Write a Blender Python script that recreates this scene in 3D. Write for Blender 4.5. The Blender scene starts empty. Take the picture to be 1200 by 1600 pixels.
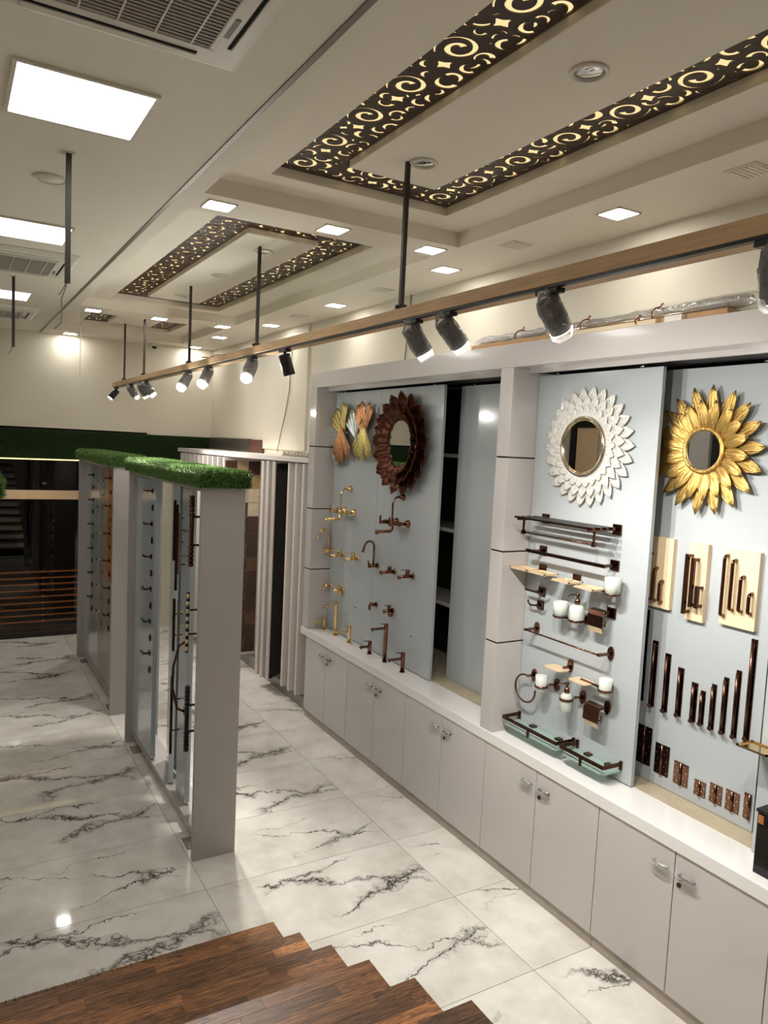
import bpy, bmesh, math, random
import numpy as np
from mathutils import Vector, Matrix
random.seed(7); RNG = np.random.default_rng(7)
SC = bpy.context.scene; COL = SC.collection
S = 1.15                       # plan units -> metres, applied to every top-level object at the end

# ------------------------------------------------------------------ camera, world, exposure
FWD = Vector((0.50458257, 0.8590207, -0.08648618)); RGT = Vector((0.86336043, -0.50230732, 0.04791798)); UPV = Vector((0.0022801, 0.09884732, 0.9951))
cam_d = bpy.data.cameras.new('camera'); cam = bpy.data.objects.new('camera', cam_d); COL.objects.link(cam)
cam_d.sensor_fit = 'HORIZONTAL'; cam_d.sensor_width = 36; cam_d.lens = 36 * 1170.18 / 1200; cam_d.clip_start = .02
m = Matrix.Identity(4)
for i in range(3): m[i][0] = RGT[i]; m[i][1] = UPV[i]; m[i][2] = -FWD[i]
m.translation = Vector((0, 0, 2.15)) * S
cam.matrix_world = m
SC.camera = cam
w = bpy.data.worlds.new('world'); SC.world = w; w.use_nodes = True
w.node_tree.nodes['Background'].inputs[0].default_value = (1, .95, .88, 1); w.node_tree.nodes['Background'].inputs[1].default_value = .03
SC.view_settings.view_transform = 'Standard'; SC.view_settings.look = 'None'; SC.view_settings.gamma = 1
SC.view_settings.use_curve_mapping = False
SC.view_settings.exposure = -0.04
LED = 60.0          # square downlights / panels emission
SPOTW = 42.0       # watts of one track spot
GLOW = 1.15        # fretwork diffuser

# ------------------------------------------------------------------ materials
def lin(c): return tuple((x / 12.92 if x <= .04045 else ((x + .055) / 1.055) ** 2.4) for x in c)
def rgb(r, g, b): return lin((r / 255, g / 255, b / 255)) + (1,)
MATS = {}
def node(nt, t, loc=None, **k):
    n = nt.nodes.new(t)
    for a, v in k.items(): setattr(n, a, v)
    return n
def mat(name, col, rough=.5, metal=0., noise=0., nscale=8., bump=0., bscale=60., coat=0., trans=0., emit=None, estr=0., spec=.5, rnd=0., stretch=None, alpha=1., ior=1.45):
    if name in MATS: return MATS[name]
    M = bpy.data.materials.new(name); M.use_nodes = True; nt = M.node_tree; b = nt.nodes['Principled BSDF']
    b.inputs['Base Color'].default_value = col; b.inputs['Roughness'].default_value = rough; b.inputs['Metallic'].default_value = metal
    b.inputs['Coat Weight'].default_value = coat; b.inputs['Coat Roughness'].default_value = .05; b.inputs['Transmission Weight'].default_value = trans
    b.inputs['Specular IOR Level'].default_value = spec; b.inputs['Alpha'].default_value = alpha; b.inputs['IOR'].default_value = ior
    if emit: b.inputs['Emission Color'].default_value = emit; b.inputs['Emission Strength'].default_value = estr
    co = node(nt, 'ShaderNodeTexCoord')
    src = co.outputs['Object']
    if stretch:
        mp = node(nt, 'ShaderNodeMapping'); mp.inputs['Scale'].default_value = stretch; nt.links.new(src, mp.inputs[0]); src = mp.outputs[0]
    if noise or rnd:
        mix = node(nt, 'ShaderNodeHueSaturation'); mix.inputs['Color'].default_value = col
        tot = None
        if noise:
            n = node(nt, 'ShaderNodeTexNoise'); n.inputs['Scale'].default_value = nscale; n.inputs['Detail'].default_value = 5
            nt.links.new(src, n.inputs['Vector'])
            mr = node(nt, 'ShaderNodeMapRange'); mr.inputs[1].default_value = .3; mr.inputs[2].default_value = .7; mr.inputs[3].default_value = 1 - noise; mr.inputs[4].default_value = 1 + noise
            nt.links.new(n.outputs[0], mr.inputs[0]); tot = mr.outputs[0]
        if rnd:
            oi = node(nt, 'ShaderNodeObjectInfo'); mr2 = node(nt, 'ShaderNodeMapRange'); mr2.inputs[3].default_value = 1 - rnd; mr2.inputs[4].default_value = 1 + rnd
            nt.links.new(oi.outputs['Random'], mr2.inputs[0])
            if tot:
                ml = node(nt, 'ShaderNodeMath', operation='MULTIPLY'); nt.links.new(tot, ml.inputs[0]); nt.links.new(mr2.outputs[0], ml.inputs[1]); tot = ml.outputs[0]
            else: tot = mr2.outputs[0]
        nt.links.new(tot, mix.inputs['Value']); nt.links.new(mix.outputs[0], b.inputs['Base Color'])
    if bump:
        n = node(nt, 'ShaderNodeTexNoise'); n.inputs['Scale'].default_value = bscale; n.inputs['Detail'].default_value = 4; nt.links.new(src, n.inputs['Vector'])
        bp = node(nt, 'ShaderNodeBump'); bp.inputs['Strength'].default_value = bump; bp.inputs['Distance'].default_value = .01
        nt.links.new(n.outputs[0], bp.inputs['Height']); nt.links.new(bp.outputs[0], b.inputs['Normal'])
    MATS[name] = M; return M
WALL = mat('wall_paint', rgb(214, 207, 189), .6, noise=.03, nscale=2, bump=.03)
CEIL = mat('ceiling_paint', rgb(236, 229, 216), .7, noise=.015, nscale=3)
LAM = mat('white_gloss_laminate', rgb(192, 187, 184), .12, noise=.015, nscale=3, coat=.4)
TOP = mat('white_counter_quartz', rgb(226, 224, 222), .12, noise=.02, nscale=90, coat=.4)
GREY = mat('grey_gloss_laminate', rgb(174, 180, 183), .14, noise=.015, nscale=2, coat=.5)
GREY2 = mat('warm_grey_laminate', rgb(170, 164, 160), .35, noise=.02, nscale=2)
INLAY = mat('dark_metal_inlay', rgb(70, 62, 54), .2, metal=.8)
PLINTH = mat('grey_plinth_stone', rgb(168, 158, 146), .35, noise=.08, nscale=14)
DARK = mat('dark_carcass_board', rgb(38, 34, 31), .6, noise=.1)
STONE = mat('beige_stone_sill', rgb(176, 164, 140), .35, noise=.14, nscale=9, bump=.05)
GOLD = mat('polished_gold_metal', rgb(228, 198, 142), .15, metal=1)
ROSE = mat('rose_bronze_metal', rgb(124, 88, 70), .15, metal=1)
BRZ = mat('dark_bronze_metal', rgb(92, 64, 50), .2, metal=1, noise=.1, nscale=20)
BLK = mat('black_metal', rgb(26, 24, 23), .35, noise=.05)
RODM = mat('dark_brown_rod', rgb(52, 42, 37), .45, noise=.1)
SLATG = mat('light_grille_plastic', rgb(176, 170, 160), .5)
CHROME = mat('brushed_nickel', rgb(176, 168, 156), .22, metal=1)
STEEL = mat('chrome_mirror_metal', rgb(222, 222, 222), .08, metal=1)
MIRROR = mat('mirror_glass', rgb(236, 238, 236), .0, metal=1)
FRET = mat('dark_brown_fretwork', rgb(58, 42, 33), .45, noise=.08)
PANEL_W = mat('white_plastic', rgb(222, 217, 206), .35)
GRILLE = mat('grey_vent_plastic', rgb(118, 112, 106), .5)
PINE = mat('raw_pine_wood', rgb(196, 162, 122), .55, noise=.16, nscale=6, stretch=(14, 1, 14), bump=.05)
PINEB = mat('raw_pine_board', rgb(226, 204, 168), .5, noise=.06, nscale=6, stretch=(8, 8, 1.2))
CARD = mat('brown_cardboard', rgb(168, 132, 92), .7, noise=.1, nscale=12)
CREAMP = mat('cream_profile', rgb(214, 198, 168), .5)
TWINE = mat('brown_twine', rgb(120, 70, 40), .8)
FROST = mat('frosted_glass', rgb(232, 238, 230), .45, trans=.35)
AQUA = mat('green_tint_glass', rgb(196, 222, 212), .25, trans=.55)
BRASSY = mat('beige_gold_plate', rgb(234, 208, 172), .3, metal=.35)
SILVERP = mat('hammered_silver_leaf', rgb(226, 225, 218), .35, metal=.5, noise=.2, nscale=70, bump=.55, bscale=110)
GOLDP = mat('carved_gold_leaf', rgb(206, 172, 102), .34, metal=.95, noise=.25, nscale=30, bump=1.0, bscale=30, stretch=(5, 5, .45))
COPP = mat('brown_copper_petal', rgb(92, 52, 34), .36, metal=.6, noise=.2, nscale=14)
G_GOLD = mat('pale_gold_leaf_metal', rgb(206, 186, 116), .35, metal=.8, bump=.4, bscale=50)
G_COPPER = mat('copper_leaf_metal', rgb(190, 134, 92), .35, metal=.8, bump=.4, bscale=50)
G_SILVER = mat('silver_leaf_metal', rgb(206, 209, 205), .35, metal=.8, bump=.4, bscale=50)
GRASSB = mat('grass_backing', rgb(38, 72, 24), .9, noise=.3, nscale=60)
GRASSD = mat('dark_and_shaded_grass', rgb(34, 56, 24), .95, noise=.35, nscale=90, bump=.6, bscale=220)  # dark riser grass; on the fascia band the shade is painted into the green
RISER = mat('cream_riser', rgb(216, 208, 196), .4)
GRANITE = mat('dark_granite', rgb(74, 68, 62), .3, noise=.5, nscale=90)
BROWNP = mat('brown_panel', rgb(92, 58, 44), .4, noise=.1)
TANP = mat('tan_laminate', rgb(216, 186, 150), .4, noise=.02)
WHITEF = mat('white_rack_paint', rgb(214, 206, 200), .4, noise=.03, nscale=5)
BLACKM = mat('black_marble_tile', rgb(24, 21, 20), .08, noise=.5, nscale=5)
ORANGE = mat('orange_reflection_and_sticker', rgb(166, 112, 62), .3, noise=.5, nscale=7, stretch=(22, 22, 1.2))  # streaky orange paints a reflection on a partition board; also colours the box sticker
SLATW = mat('dark_wood_slat', rgb(120, 66, 34), .4, noise=.3, nscale=9, stretch=(1, 12, 12))
CABLE = mat('grey_cable', rgb(130, 122, 108), .6)
GAP = mat('black_gap', rgb(10, 9, 9), .9)
GREYM = mat('grey_stone_sample', rgb(150, 143, 134), .25, noise=.06, nscale=4)

def emis(name, col, st, tint=None, noise=0):
    M = bpy.data.materials.new(name); M.use_nodes = True; nt = M.node_tree; nt.nodes.remove(nt.nodes['Principled BSDF'])
    e = node(nt, 'ShaderNodeEmission'); e.inputs[0].default_value = col; e.inputs[1].default_value = st
    nt.links.new(e.outputs[0], nt.nodes['Material Output'].inputs[0]); return M
LEDM = emis('led_white', (1, .972, .925, 1), LED)
LEDB = emis('led_panel_white', (1, .978, .94, 1), LED * .17)
GLOWM = emis('warm_backlit_acrylic', (1, .74, .36, 1), GLOW)
LAMPM = emis('spot_lens', (1, .96, .9, 1), 12)
STRIPM = emis('yellow_led_strip', (1, .72, .3, 1), 2.5)
WARMM = emis('amber_led_strip', (1, .38, .09, 1), 1.5)

def thin(name, tint, fac=.12, rough=.0, white=0., bump=0.):
    M = bpy.data.materials.new(name); M.use_nodes = True; nt = M.node_tree; nt.nodes.remove(nt.nodes['Principled BSDF'])
    t = node(nt, 'ShaderNodeBsdfTransparent'); t.inputs[0].default_value = tint
    g = node(nt, 'ShaderNodeBsdfGlossy'); g.inputs[1].default_value = rough; g.inputs[0].default_value = (1, 1, 1, 1)
    fr = node(nt, 'ShaderNodeFresnel'); fr.inputs[0].default_value = 1.45
    ad = node(nt, 'ShaderNodeMath', operation='ADD'); ad.inputs[1].default_value = fac - .04; nt.links.new(fr.outputs[0], ad.inputs[0])
    mx = node(nt, 'ShaderNodeMixShader'); nt.links.new(ad.outputs[0], mx.inputs[0]); nt.links.new(t.outputs[0], mx.inputs[1]); nt.links.new(g.outputs[0], mx.inputs[2])
    out = mx.outputs[0]
    if white:
        d = node(nt, 'ShaderNodeBsdfTranslucent'); d.inputs[0].default_value = (.9, .9, .88, 1)
        d2 = node(nt, 'ShaderNodeBsdfDiffuse'); d2.inputs[0].default_value = (.9, .9, .88, 1)
        m0 = node(nt, 'ShaderNodeMixShader'); m0.inputs[0].default_value = .5; nt.links.new(d.outputs[0], m0.inputs[1]); nt.links.new(d2.outputs[0], m0.inputs[2])
        m2 = node(nt, 'ShaderNodeMixShader'); m2.inputs[0].default_value = white; nt.links.new(out, m2.inputs[1]); nt.links.new(m0.outputs[0], m2.inputs[2]); out = m2.outputs[0]
    if bump:
        co = node(nt, 'ShaderNodeTexCoord'); n = node(nt, 'ShaderNodeTexNoise'); n.inputs['Scale'].default_value = 45; nt.links.new(co.outputs['Object'], n.inputs['Vector'])
        bp = node(nt, 'ShaderNodeBump'); bp.inputs['Strength'].default_value = bump; bp.inputs['Distance'].default_value = .02
        nt.links.new(n.outputs[0], bp.inputs['Height']); nt.links.new(bp.outputs[0], g.inputs['Normal'])
    nt.links.new(out, nt.nodes['Material Output'].inputs[0]); return M
DGLASS = thin('dark_tinted_glass', (.22, .2, .18, 1), .06)
WRAP = thin('clear_plastic_wrap', (.93, .93, .92, 1), .12, .12, .16, .8)
WRAPL = thin('milky_plastic_wrap', (.95, .95, .95, 1), .12, .15, .2, .8)
ACRYL = thin('clear_acrylic', (.9, .93, .93, 1), .08)

# marble tile: printed veins along warped centre lines, in the tile's own coordinates
def marble():
    M = bpy.data.materials.new('veined_white_marble'); M.use_nodes = True; nt = M.node_tree; b = nt.nodes['Principled BSDF']; L = nt.links.new
    co = node(nt, 'ShaderNodeTexCoord'); oi = node(nt, 'ShaderNodeObjectInfo')
    def math_(op, a, c, d=None):
        n = node(nt, 'ShaderNodeMath', operation=op)
        for i, v in enumerate((a, c, d)):
            if v is None: continue
            if isinstance(v, (int, float)): n.inputs[i].default_value = v
            else: L(v, n.inputs[i])
        return n.outputs[0]
    def noise(vec, sc, det=4, off=(0, 0, 0), rough=.6):
        mp = node(nt, 'ShaderNodeMapping'); mp.inputs['Location'].default_value = off; L(vec, mp.inputs[0])
        n = node(nt, 'ShaderNodeTexNoise'); n.inputs['Scale'].default_value = sc; n.inputs['Detail'].default_value = det; n.inputs['Roughness'].default_value = rough
        L(mp.outputs[0], n.inputs['Vector']); return n
    # per-tile variant: two printed faces
    va = oi.outputs['Random']
    sh = node(nt, 'ShaderNodeCombineXYZ'); L(math_('MULTIPLY', va, 23.0), sh.inputs[2])
    add = node(nt, 'ShaderNodeVectorMath', operation='ADD'); L(co.outputs['Object'], add.inputs[0]); L(sh.outputs[0], add.inputs[1]); V = add.outputs[0]
    wn = noise(V, 5, 6, (3, 1, 0), .64)
    wv = node(nt, 'ShaderNodeVectorMath', operation='SUBTRACT'); L(wn.outputs['Color'], wv.inputs[0]); wv.inputs[1].default_value = (.5, .5, .5)
    ws = node(nt, 'ShaderNodeVectorMath', operation='SCALE'); L(wv.outputs[0], ws.inputs[0]); ws.inputs['Scale'].default_value = .26
    W = node(nt, 'ShaderNodeVectorMath', operation='ADD'); L(V, W.inputs[0]); L(ws.outputs[0], W.inputs[1])
    sp = node(nt, 'ShaderNodeSeparateXYZ'); L(W.outputs[0], sp.inputs[0]); X, Y = sp.outputs[0], sp.outputs[1]
    flt = node(nt, 'ShaderNodeVectorMath', operation='MULTIPLY'); L(V, flt.inputs[0]); flt.inputs[1].default_value = (1, .35, 1)
    mn = noise(flt.outputs[0], 3.2, 3, (9, 2, 0), .5).outputs[0]
    vor = node(nt, 'ShaderNodeTexVoronoi', feature='DISTANCE_TO_EDGE'); vor.inputs['Scale'].default_value = 24
    vs = node(nt, 'ShaderNodeVectorMath', operation='MULTIPLY'); L(W.outputs[0], vs.inputs[0]); vs.inputs[1].default_value = (.55, 1.25, 1); L(vs.outputs[0], vor.inputs['Vector'])
    crack = node(nt, 'ShaderNodeMapRange'); crack.inputs[1].default_value = .02; crack.inputs[2].default_value = .16; crack.inputs[3].default_value = 1; crack.inputs[4].default_value = 0; L(vor.outputs['Distance'], crack.inputs[0])
    tot = None
    # (slope, offset, hair width, blotch width, mask offset)
    for sl, of, hw, bw, mo, xc, xw in ((.28, -.17, .0050, .044, .06, .24, .36), (-.40, .07, .0046, .026, .03, .05, .58), (.10, .16, .0026, .012, -.04, -.1, .4)):
        c = math_('ADD', math_('MULTIPLY', X, sl), math_('ADD', math_('MULTIPLY', va, .16), of - .08))
        d = math_('ABSOLUTE', math_('SUBTRACT', Y, c), 0)
        k = node(nt, 'ShaderNodeMapRange'); k.inputs[1].default_value = .46 - mo; k.inputs[2].default_value = .68 - mo; L(mn, k.inputs[0])
        wd = math_('ADD', math_('MULTIPLY', k.outputs[0], bw), hw)
        lineh = node(nt, 'ShaderNodeMapRange', interpolation_type='SMOOTHSTEP'); L(math_('DIVIDE', d, hw), lineh.inputs[0]); lineh.inputs[1].default_value = .4; lineh.inputs[2].default_value = 1.6; lineh.inputs[3].default_value = .9; lineh.inputs[4].default_value = 0
        k2 = node(nt, 'ShaderNodeMapRange'); k2.inputs[1].default_value = .36 - mo; k2.inputs[2].default_value = .5 - mo; L(mn, k2.inputs[0])
        hair = math_('MULTIPLY', lineh.outputs[0], k2.outputs[0])
        bl = node(nt, 'ShaderNodeMapRange', interpolation_type='SMOOTHSTEP'); L(math_('DIVIDE', d, wd), bl.inputs[0]); bl.inputs[1].default_value = .5; bl.inputs[2].default_value = 1.5; bl.inputs[3].default_value = 1; bl.inputs[4].default_value = 0
        win = node(nt, 'ShaderNodeMapRange', interpolation_type='SMOOTHSTEP'); L(math_('ABSOLUTE', math_('SUBTRACT', X, xc), 0), win.inputs[0]); win.inputs[1].default_value = xw * .55; win.inputs[2].default_value = xw; win.inputs[3].default_value = 1; win.inputs[4].default_value = 0
        hair = math_('MULTIPLY', hair, win.outputs[0])
        blc = math_('MULTIPLY', math_('MULTIPLY', bl.outputs[0], math_('MULTIPLY', k.outputs[0], win.outputs[0])), math_('ADD', math_('MULTIPLY', crack.outputs[0], .75), .25))
        v = math_('MAXIMUM', hair, blc)
        tot = v if tot is None else math_('MAXIMUM', tot, v)
    soft = noise(V, 4.5, 5, (1, 7, 0)).outputs[0]
    cr = node(nt, 'ShaderNodeMapRange'); cr.inputs[1].default_value = .35; cr.inputs[2].default_value = .72; L(soft, cr.inputs[0])
    base = node(nt, 'ShaderNodeMix', data_type='RGBA'); base.inputs[6].default_value = rgb(232, 229, 222); base.inputs[7].default_value = rgb(206, 200, 190); L(cr.outputs[0], base.inputs[0])
    mx = node(nt, 'ShaderNodeMix', data_type='RGBA'); L(tot, mx.inputs[0]); L(base.outputs[2], mx.inputs[6]); mx.inputs[7].default_value = rgb(46, 36, 31)
    L(mx.outputs[2], b.inputs['Base Color']); b.inputs['Roughness'].default_value = .055; b.inputs['Specular IOR Level'].default_value = .6
    return M
MARBLE = marble()

def stavewood():
    M = bpy.data.materials.new('acacia_stave_wood'); M.use_nodes = True; nt = M.node_tree; b = nt.nodes['Principled BSDF']; L = nt.links.new
    co = node(nt, 'ShaderNodeTexCoord'); oi = node(nt, 'ShaderNodeObjectInfo')
    ad = node(nt, 'ShaderNodeVectorMath', operation='ADD'); L(co.outputs['Generated'], ad.inputs[0])
    cb = node(nt, 'ShaderNodeCombineXYZ'); mu = node(nt, 'ShaderNodeMath', operation='MULTIPLY'); mu.inputs[1].default_value = 40; L(oi.outputs['Random'], mu.inputs[0]); L(mu.outputs[0], cb.inputs[2]); L(cb.outputs[0], ad.inputs[1])
    mp = node(nt, 'ShaderNodeMapping'); mp.inputs['Scale'].default_value = (1.2, 2.6, 1); L(ad.outputs[0], mp.inputs[0])
    n = node(nt, 'ShaderNodeTexNoise'); n.inputs['Scale'].default_value = 2.2; n.inputs['Detail'].default_value = 7; n.inputs['Distortion'].default_value = 1.6; L(mp.outputs[0], n.inputs['Vector'])
    r = node(nt, 'ShaderNodeValToRGB'); e = r.color_ramp.elements; e[0].position = .3; e[0].color = rgb(66, 42, 26); e[1].position = .72; e[1].color = rgb(178, 124, 72)
    q = e.new(.5); q.color = rgb(128, 84, 48); L(n.outputs[0], r.inputs[0])
    r2 = node(nt, 'ShaderNodeValToRGB'); r2.color_ramp.interpolation = 'CONSTANT'; e = r2.color_ramp.elements; e[0].color = (.62, .62, .62, 1); e[1].position = .3; e[1].color = (.85, .85, .85, 1)
    for p_, v_ in ((.5, 1.0), (.7, 1.25), (.93, 2.0)): q = e.new(p_); q.color = (v_, v_ * .98, v_ * .95, 1)
    L(oi.outputs['Random'], r2.inputs[0])
    mx = node(nt, 'ShaderNodeMix', data_type='RGBA', blend_type='MULTIPLY'); mx.inputs[0].default_value = 1; L(r.outputs[0], mx.inputs[6]); L(r2.outputs[0], mx.inputs[7])
    L(mx.outputs[2], b.inputs['Base Color']); b.inputs['Roughness'].default_value = .42; return M
STAVE = stavewood()
def grassmat():
    M = bpy.data.materials.new('artificial_grass_blade'); M.use_nodes = True; nt = M.node_tree; b = nt.nodes['Principled BSDF']; L = nt.links.new
    g = node(nt, 'ShaderNodeNewGeometry'); r = node(nt, 'ShaderNodeValToRGB'); e = r.color_ramp.elements; e[0].color = rgb(46, 76, 26); e[1].color = rgb(136, 168, 92); q = e.new(.6); q.color = rgb(84, 122, 48)
    L(g.outputs['Random Per Island'], r.inputs[0]); L(r.outputs[0], b.inputs['Base Color']); b.inputs['Roughness'].default_value = .6; return M
BLADE = grassmat()
BLADED = mat('dark_and_shaded_grass_blade', rgb(36, 60, 24), .8, noise=.3, nscale=120)  # dark riser blades; fascia blades are darkened to carry painted shade
def tilemat(name, c, bump):
    return mat(name, c, .35, noise=.1, nscale=25, bump=bump, bscale=45)
TILEM = [tilemat('brown_relief_tile', rgb(92, 64, 46), .6), tilemat('beige_relief_tile', rgb(186, 164, 126), .3), tilemat('dark_brown_tile', rgb(70, 48, 36), .5), tilemat('tan_relief_tile', rgb(172, 138, 92), .4),
         tilemat('silver_hammered_tile', rgb(190, 182, 168), 1.0), tilemat('cream_frame_tile', rgb(204, 190, 162), .2), tilemat('umber_tile', rgb(60, 42, 33), .5)]

# ------------------------------------------------------------------ mesh builder
class MB:
    def __init__(s, T=None): s.v = []; s.f = []; s.sm = []; s.T = T
    def add(s, vs, fs, smooth=False):
        n = len(s.v)
        s.v += [tuple(s.T(*p)) if s.T else tuple(p) for p in vs]
        for f in fs: s.f.append(tuple(i + n for i in f)); s.sm.append(smooth)
        return s
    def box(s, x0, x1, y0, y1, z0, z1):
        return s.add([(x, y, z) for x in (x0, x1) for y in (y0, y1) for z in (z0, z1)], [(0, 1, 3, 2), (4, 6, 7, 5), (0, 4, 5, 1), (2, 3, 7, 6), (0, 2, 6, 4), (1, 5, 7, 3)])
    def prism(s, poly, h0, h1, ax='z'):
        n = len(poly)
        def P(a, b, h): return {'z': (a, b, h), 'x': (h, a, b), 'y': (a, h, b)}[ax]
        vs = [P(a, b, h0) for a, b in poly] + [P(a, b, h1) for a, b in poly]
        return s.add(vs, [tuple(range(n - 1, -1, -1)), tuple(range(n, 2 * n))] + [(i, (i + 1) % n, n + (i + 1) % n, n + i) for i in range(n)])
    def tube(s, pts, r, seg=10, closed=False, caps=True):
        pts = [Vector(p) for p in pts]; n = len(pts); rs = r if isinstance(r, (list, tuple)) else [r] * n
        vs = []; up = None
        for i, p in enumerate(pts):
            a = pts[(i - 1) % n] if (closed or i > 0) else p; b = pts[(i + 1) % n] if (closed or i < n - 1) else p
            t = (b - a).normalized()
            if up is None: up = Vector((0, 0, 1)) if abs(t.z) < .9 else Vector((1, 0, 0))
            u = up - t * up.dot(t)
            if u.length < 1e-4: u = t.orthogonal()
            u.normalize(); up = u; q = t.cross(u)
            for k in range(seg):
                an = 2 * math.pi * k / seg; vs.append(p + (u * math.cos(an) + q * math.sin(an)) * rs[i])
        fs = []
        for i in range(n if closed else n - 1):
            for k in range(seg):
                a = i * seg + k; b = i * seg + (k + 1) % seg; j = ((i + 1) % n) * seg
                fs.append((a, b, j + (k + 1) % seg, j + k))
        s.add(vs, fs, True)
        if caps and not closed:
            m0 = len(s.v) - len(vs); s.f.append(tuple(m0 + k for k in range(seg - 1, -1, -1))); s.sm.append(False)
            s.f.append(tuple(m0 + (n - 1) * seg + k for k in range(seg))); s.sm.append(False)
        return s
    def cyl(s, p, q, r, r2=None, seg=14): return s.tube([p, q], [r, r if r2 is None else r2], seg)
    def lathe(s, prof, o, ax, seg=24, caps=True, jit=None):
        ax = Vector(ax).normalized(); u = ax.orthogonal().normalized(); v = ax.cross(u); o = Vector(o); vs = []
        for j, (r, h) in enumerate(prof):
            for k in range(seg):
                a = 2 * math.pi * k / seg; rr = r * (1 + (jit(j, k) if jit else 0))
                vs.append(o + ax * h + (u * math.cos(a) + v * math.sin(a)) * rr)
        fs = [(j * seg + k, j * seg + (k + 1) % seg, (j + 1) * seg + (k + 1) % seg, (j + 1) * seg + k) for j in range(len(prof) - 1) for k in range(seg)]
        m0 = len(s.v); s.add(vs, fs, True)
        if caps:
            s.f.append(tuple(m0 + k for k in range(seg - 1, -1, -1))); s.sm.append(False)
            s.f.append(tuple(m0 + (len(prof) - 1) * seg + k for k in range(seg))); s.sm.append(False)
        return s
    def mesh(s, name, org=(0, 0, 0), recalc=True):
        me = bpy.data.meshes.new(name); o = org
        me.from_pydata([(a - o[0], b - o[1], c - o[2]) for a, b, c in s.v], [], s.f)
        me.polygons.foreach_set('use_smooth', s.sm)
        if recalc:
            bm = bmesh.new(); bm.from_mesh(me); bmesh.ops.recalc_face_normals(bm, faces=bm.faces); bm.to_mesh(me); bm.free()
        me.update(); return me
ORG = {}
def link(name, data, parent=None, org=(0, 0, 0)):
    o = bpy.data.objects.new(name, data); COL.objects.link(o)
    if parent is not None: o.parent = parent
    ORG[o] = org; return o
def thing(name, label, cat, loc=(0, 0, 0), group=None):
    o = link(name, None, None, tuple(loc)); o.location = loc; o.empty_display_size = .05
    o['label'] = label; o['category'] = cat
    if group: o['group'] = group
    return o
def part(name, mb, material, parent, bevel=0, label=None, kind=None, recalc=True):
    og = ORG[parent]
    me = mb.mesh(name, og, recalc); me.materials.append(material)
    o = link(name, me, parent, og)
    if bevel: bev(o, bevel)
    if label: o['label'] = label
    if kind: o['kind'] = kind
    return o
def bev(o, wd, seg=2):
    b = o.modifiers.new('bevel', 'BEVEL'); b.width = wd; b.segments = seg; b.limit_method = 'ANGLE'
def solo(name, mb, material, label, cat, group=None, bevel=0, org=None, recalc=True):
    if org is None:
        a = np.array(mb.v); lo = a.min(0); hi = a.max(0); org = ((lo[0] + hi[0]) / 2, (lo[1] + hi[1]) / 2, lo[2])
    org = tuple(float(t) for t in org)
    me = mb.mesh(name, org, recalc); me.materials.append(material); o = link(name, me, None, org); o.location = org
    o['label'] = label; o['category'] = cat
    if group: o['group'] = group
    if bevel: bev(o, bevel)
    return o
def struct(name, mb, material, parent=None, bevel=0):
    me = mb.mesh(name); me.materials.append(material); o = link(name, me, parent)
    if parent is None: o['kind'] = 'structure'
    if bevel: bev(o, bevel)
    return o
def piece(name, me, parent, mw):       # a part sharing mesh data; mw = matrix in plan coordinates
    o = link(name, me, parent, ORG[parent]); o.matrix_local = Matrix.Translation(-Vector(ORG[parent])) @ mw; return o
def B(*a, **k): return MB(k.get('T')).box(*a)
def grass_blades(name, pts, nrm, h, parent, lean=.6, wd=.0016, gm=None):
    n = len(pts); pts = np.array(pts); nrm = np.array(nrm)
    rd = RNG.normal(size=(n, 3)); rd -= nrm * (rd * nrm).sum(1)[:, None]; rd /= np.linalg.norm(rd, axis=1)[:, None]
    hh = (h * (.6 + .6 * RNG.random(n)))[:, None]; tip = pts + nrm * hh + rd * hh * lean * RNG.random(n)[:, None]
    sd = np.cross(nrm, rd) * wd; og = np.array(ORG[parent])
    v = np.empty((n, 3, 3)); v[:, 0] = pts - sd; v[:, 1] = pts + sd; v[:, 2] = tip; v -= og
    me = bpy.data.meshes.new(name); me.vertices.add(n * 3); me.vertices.foreach_set('co', v.reshape(-1)); me.loops.add(n * 3); me.loops.foreach_set('vertex_index', np.arange(n * 3, dtype=np.int32))
    me.polygons.add(n); me.polygons.foreach_set('loop_start', np.arange(0, n * 3, 3, dtype=np.int32)); me.update(calc_edges=True); me.materials.append(gm or BLADE)
    o = link(name, me, parent, ORG[parent]); o['kind'] = 'stuff'; return o

# ------------------------------------------------------------------ plan constants
XF, XP, XB, XW = 2.44, 2.61, 2.74, 2.61       # cabinet front, front sliding panels, back panels, wall above
YFAR = 8.42; Z0, Z1, ZG, ZC = 3.14, 3.21, 3.245, 3.214
XL, YBK = -2.081, -2.95; ZCT = .70

# ================================================================== SETTING
floor = struct('floor', B(XL, 3.17, YBK, 8.5, -.05, -.006), PLINTH)
tm = MB().box(-.5235, .5235, -.2840, .2840, -.007, 0).mesh('tile'); tm.materials.append(MARBLE)
for i in range(5):
    for j in range(20):
        x = XL + .525 + 1.05 * i; y = -2.95 + .2855 + .571 * j
        piece('tile', tm, floor, Matrix.Translation((x, y, 0)))
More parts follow.
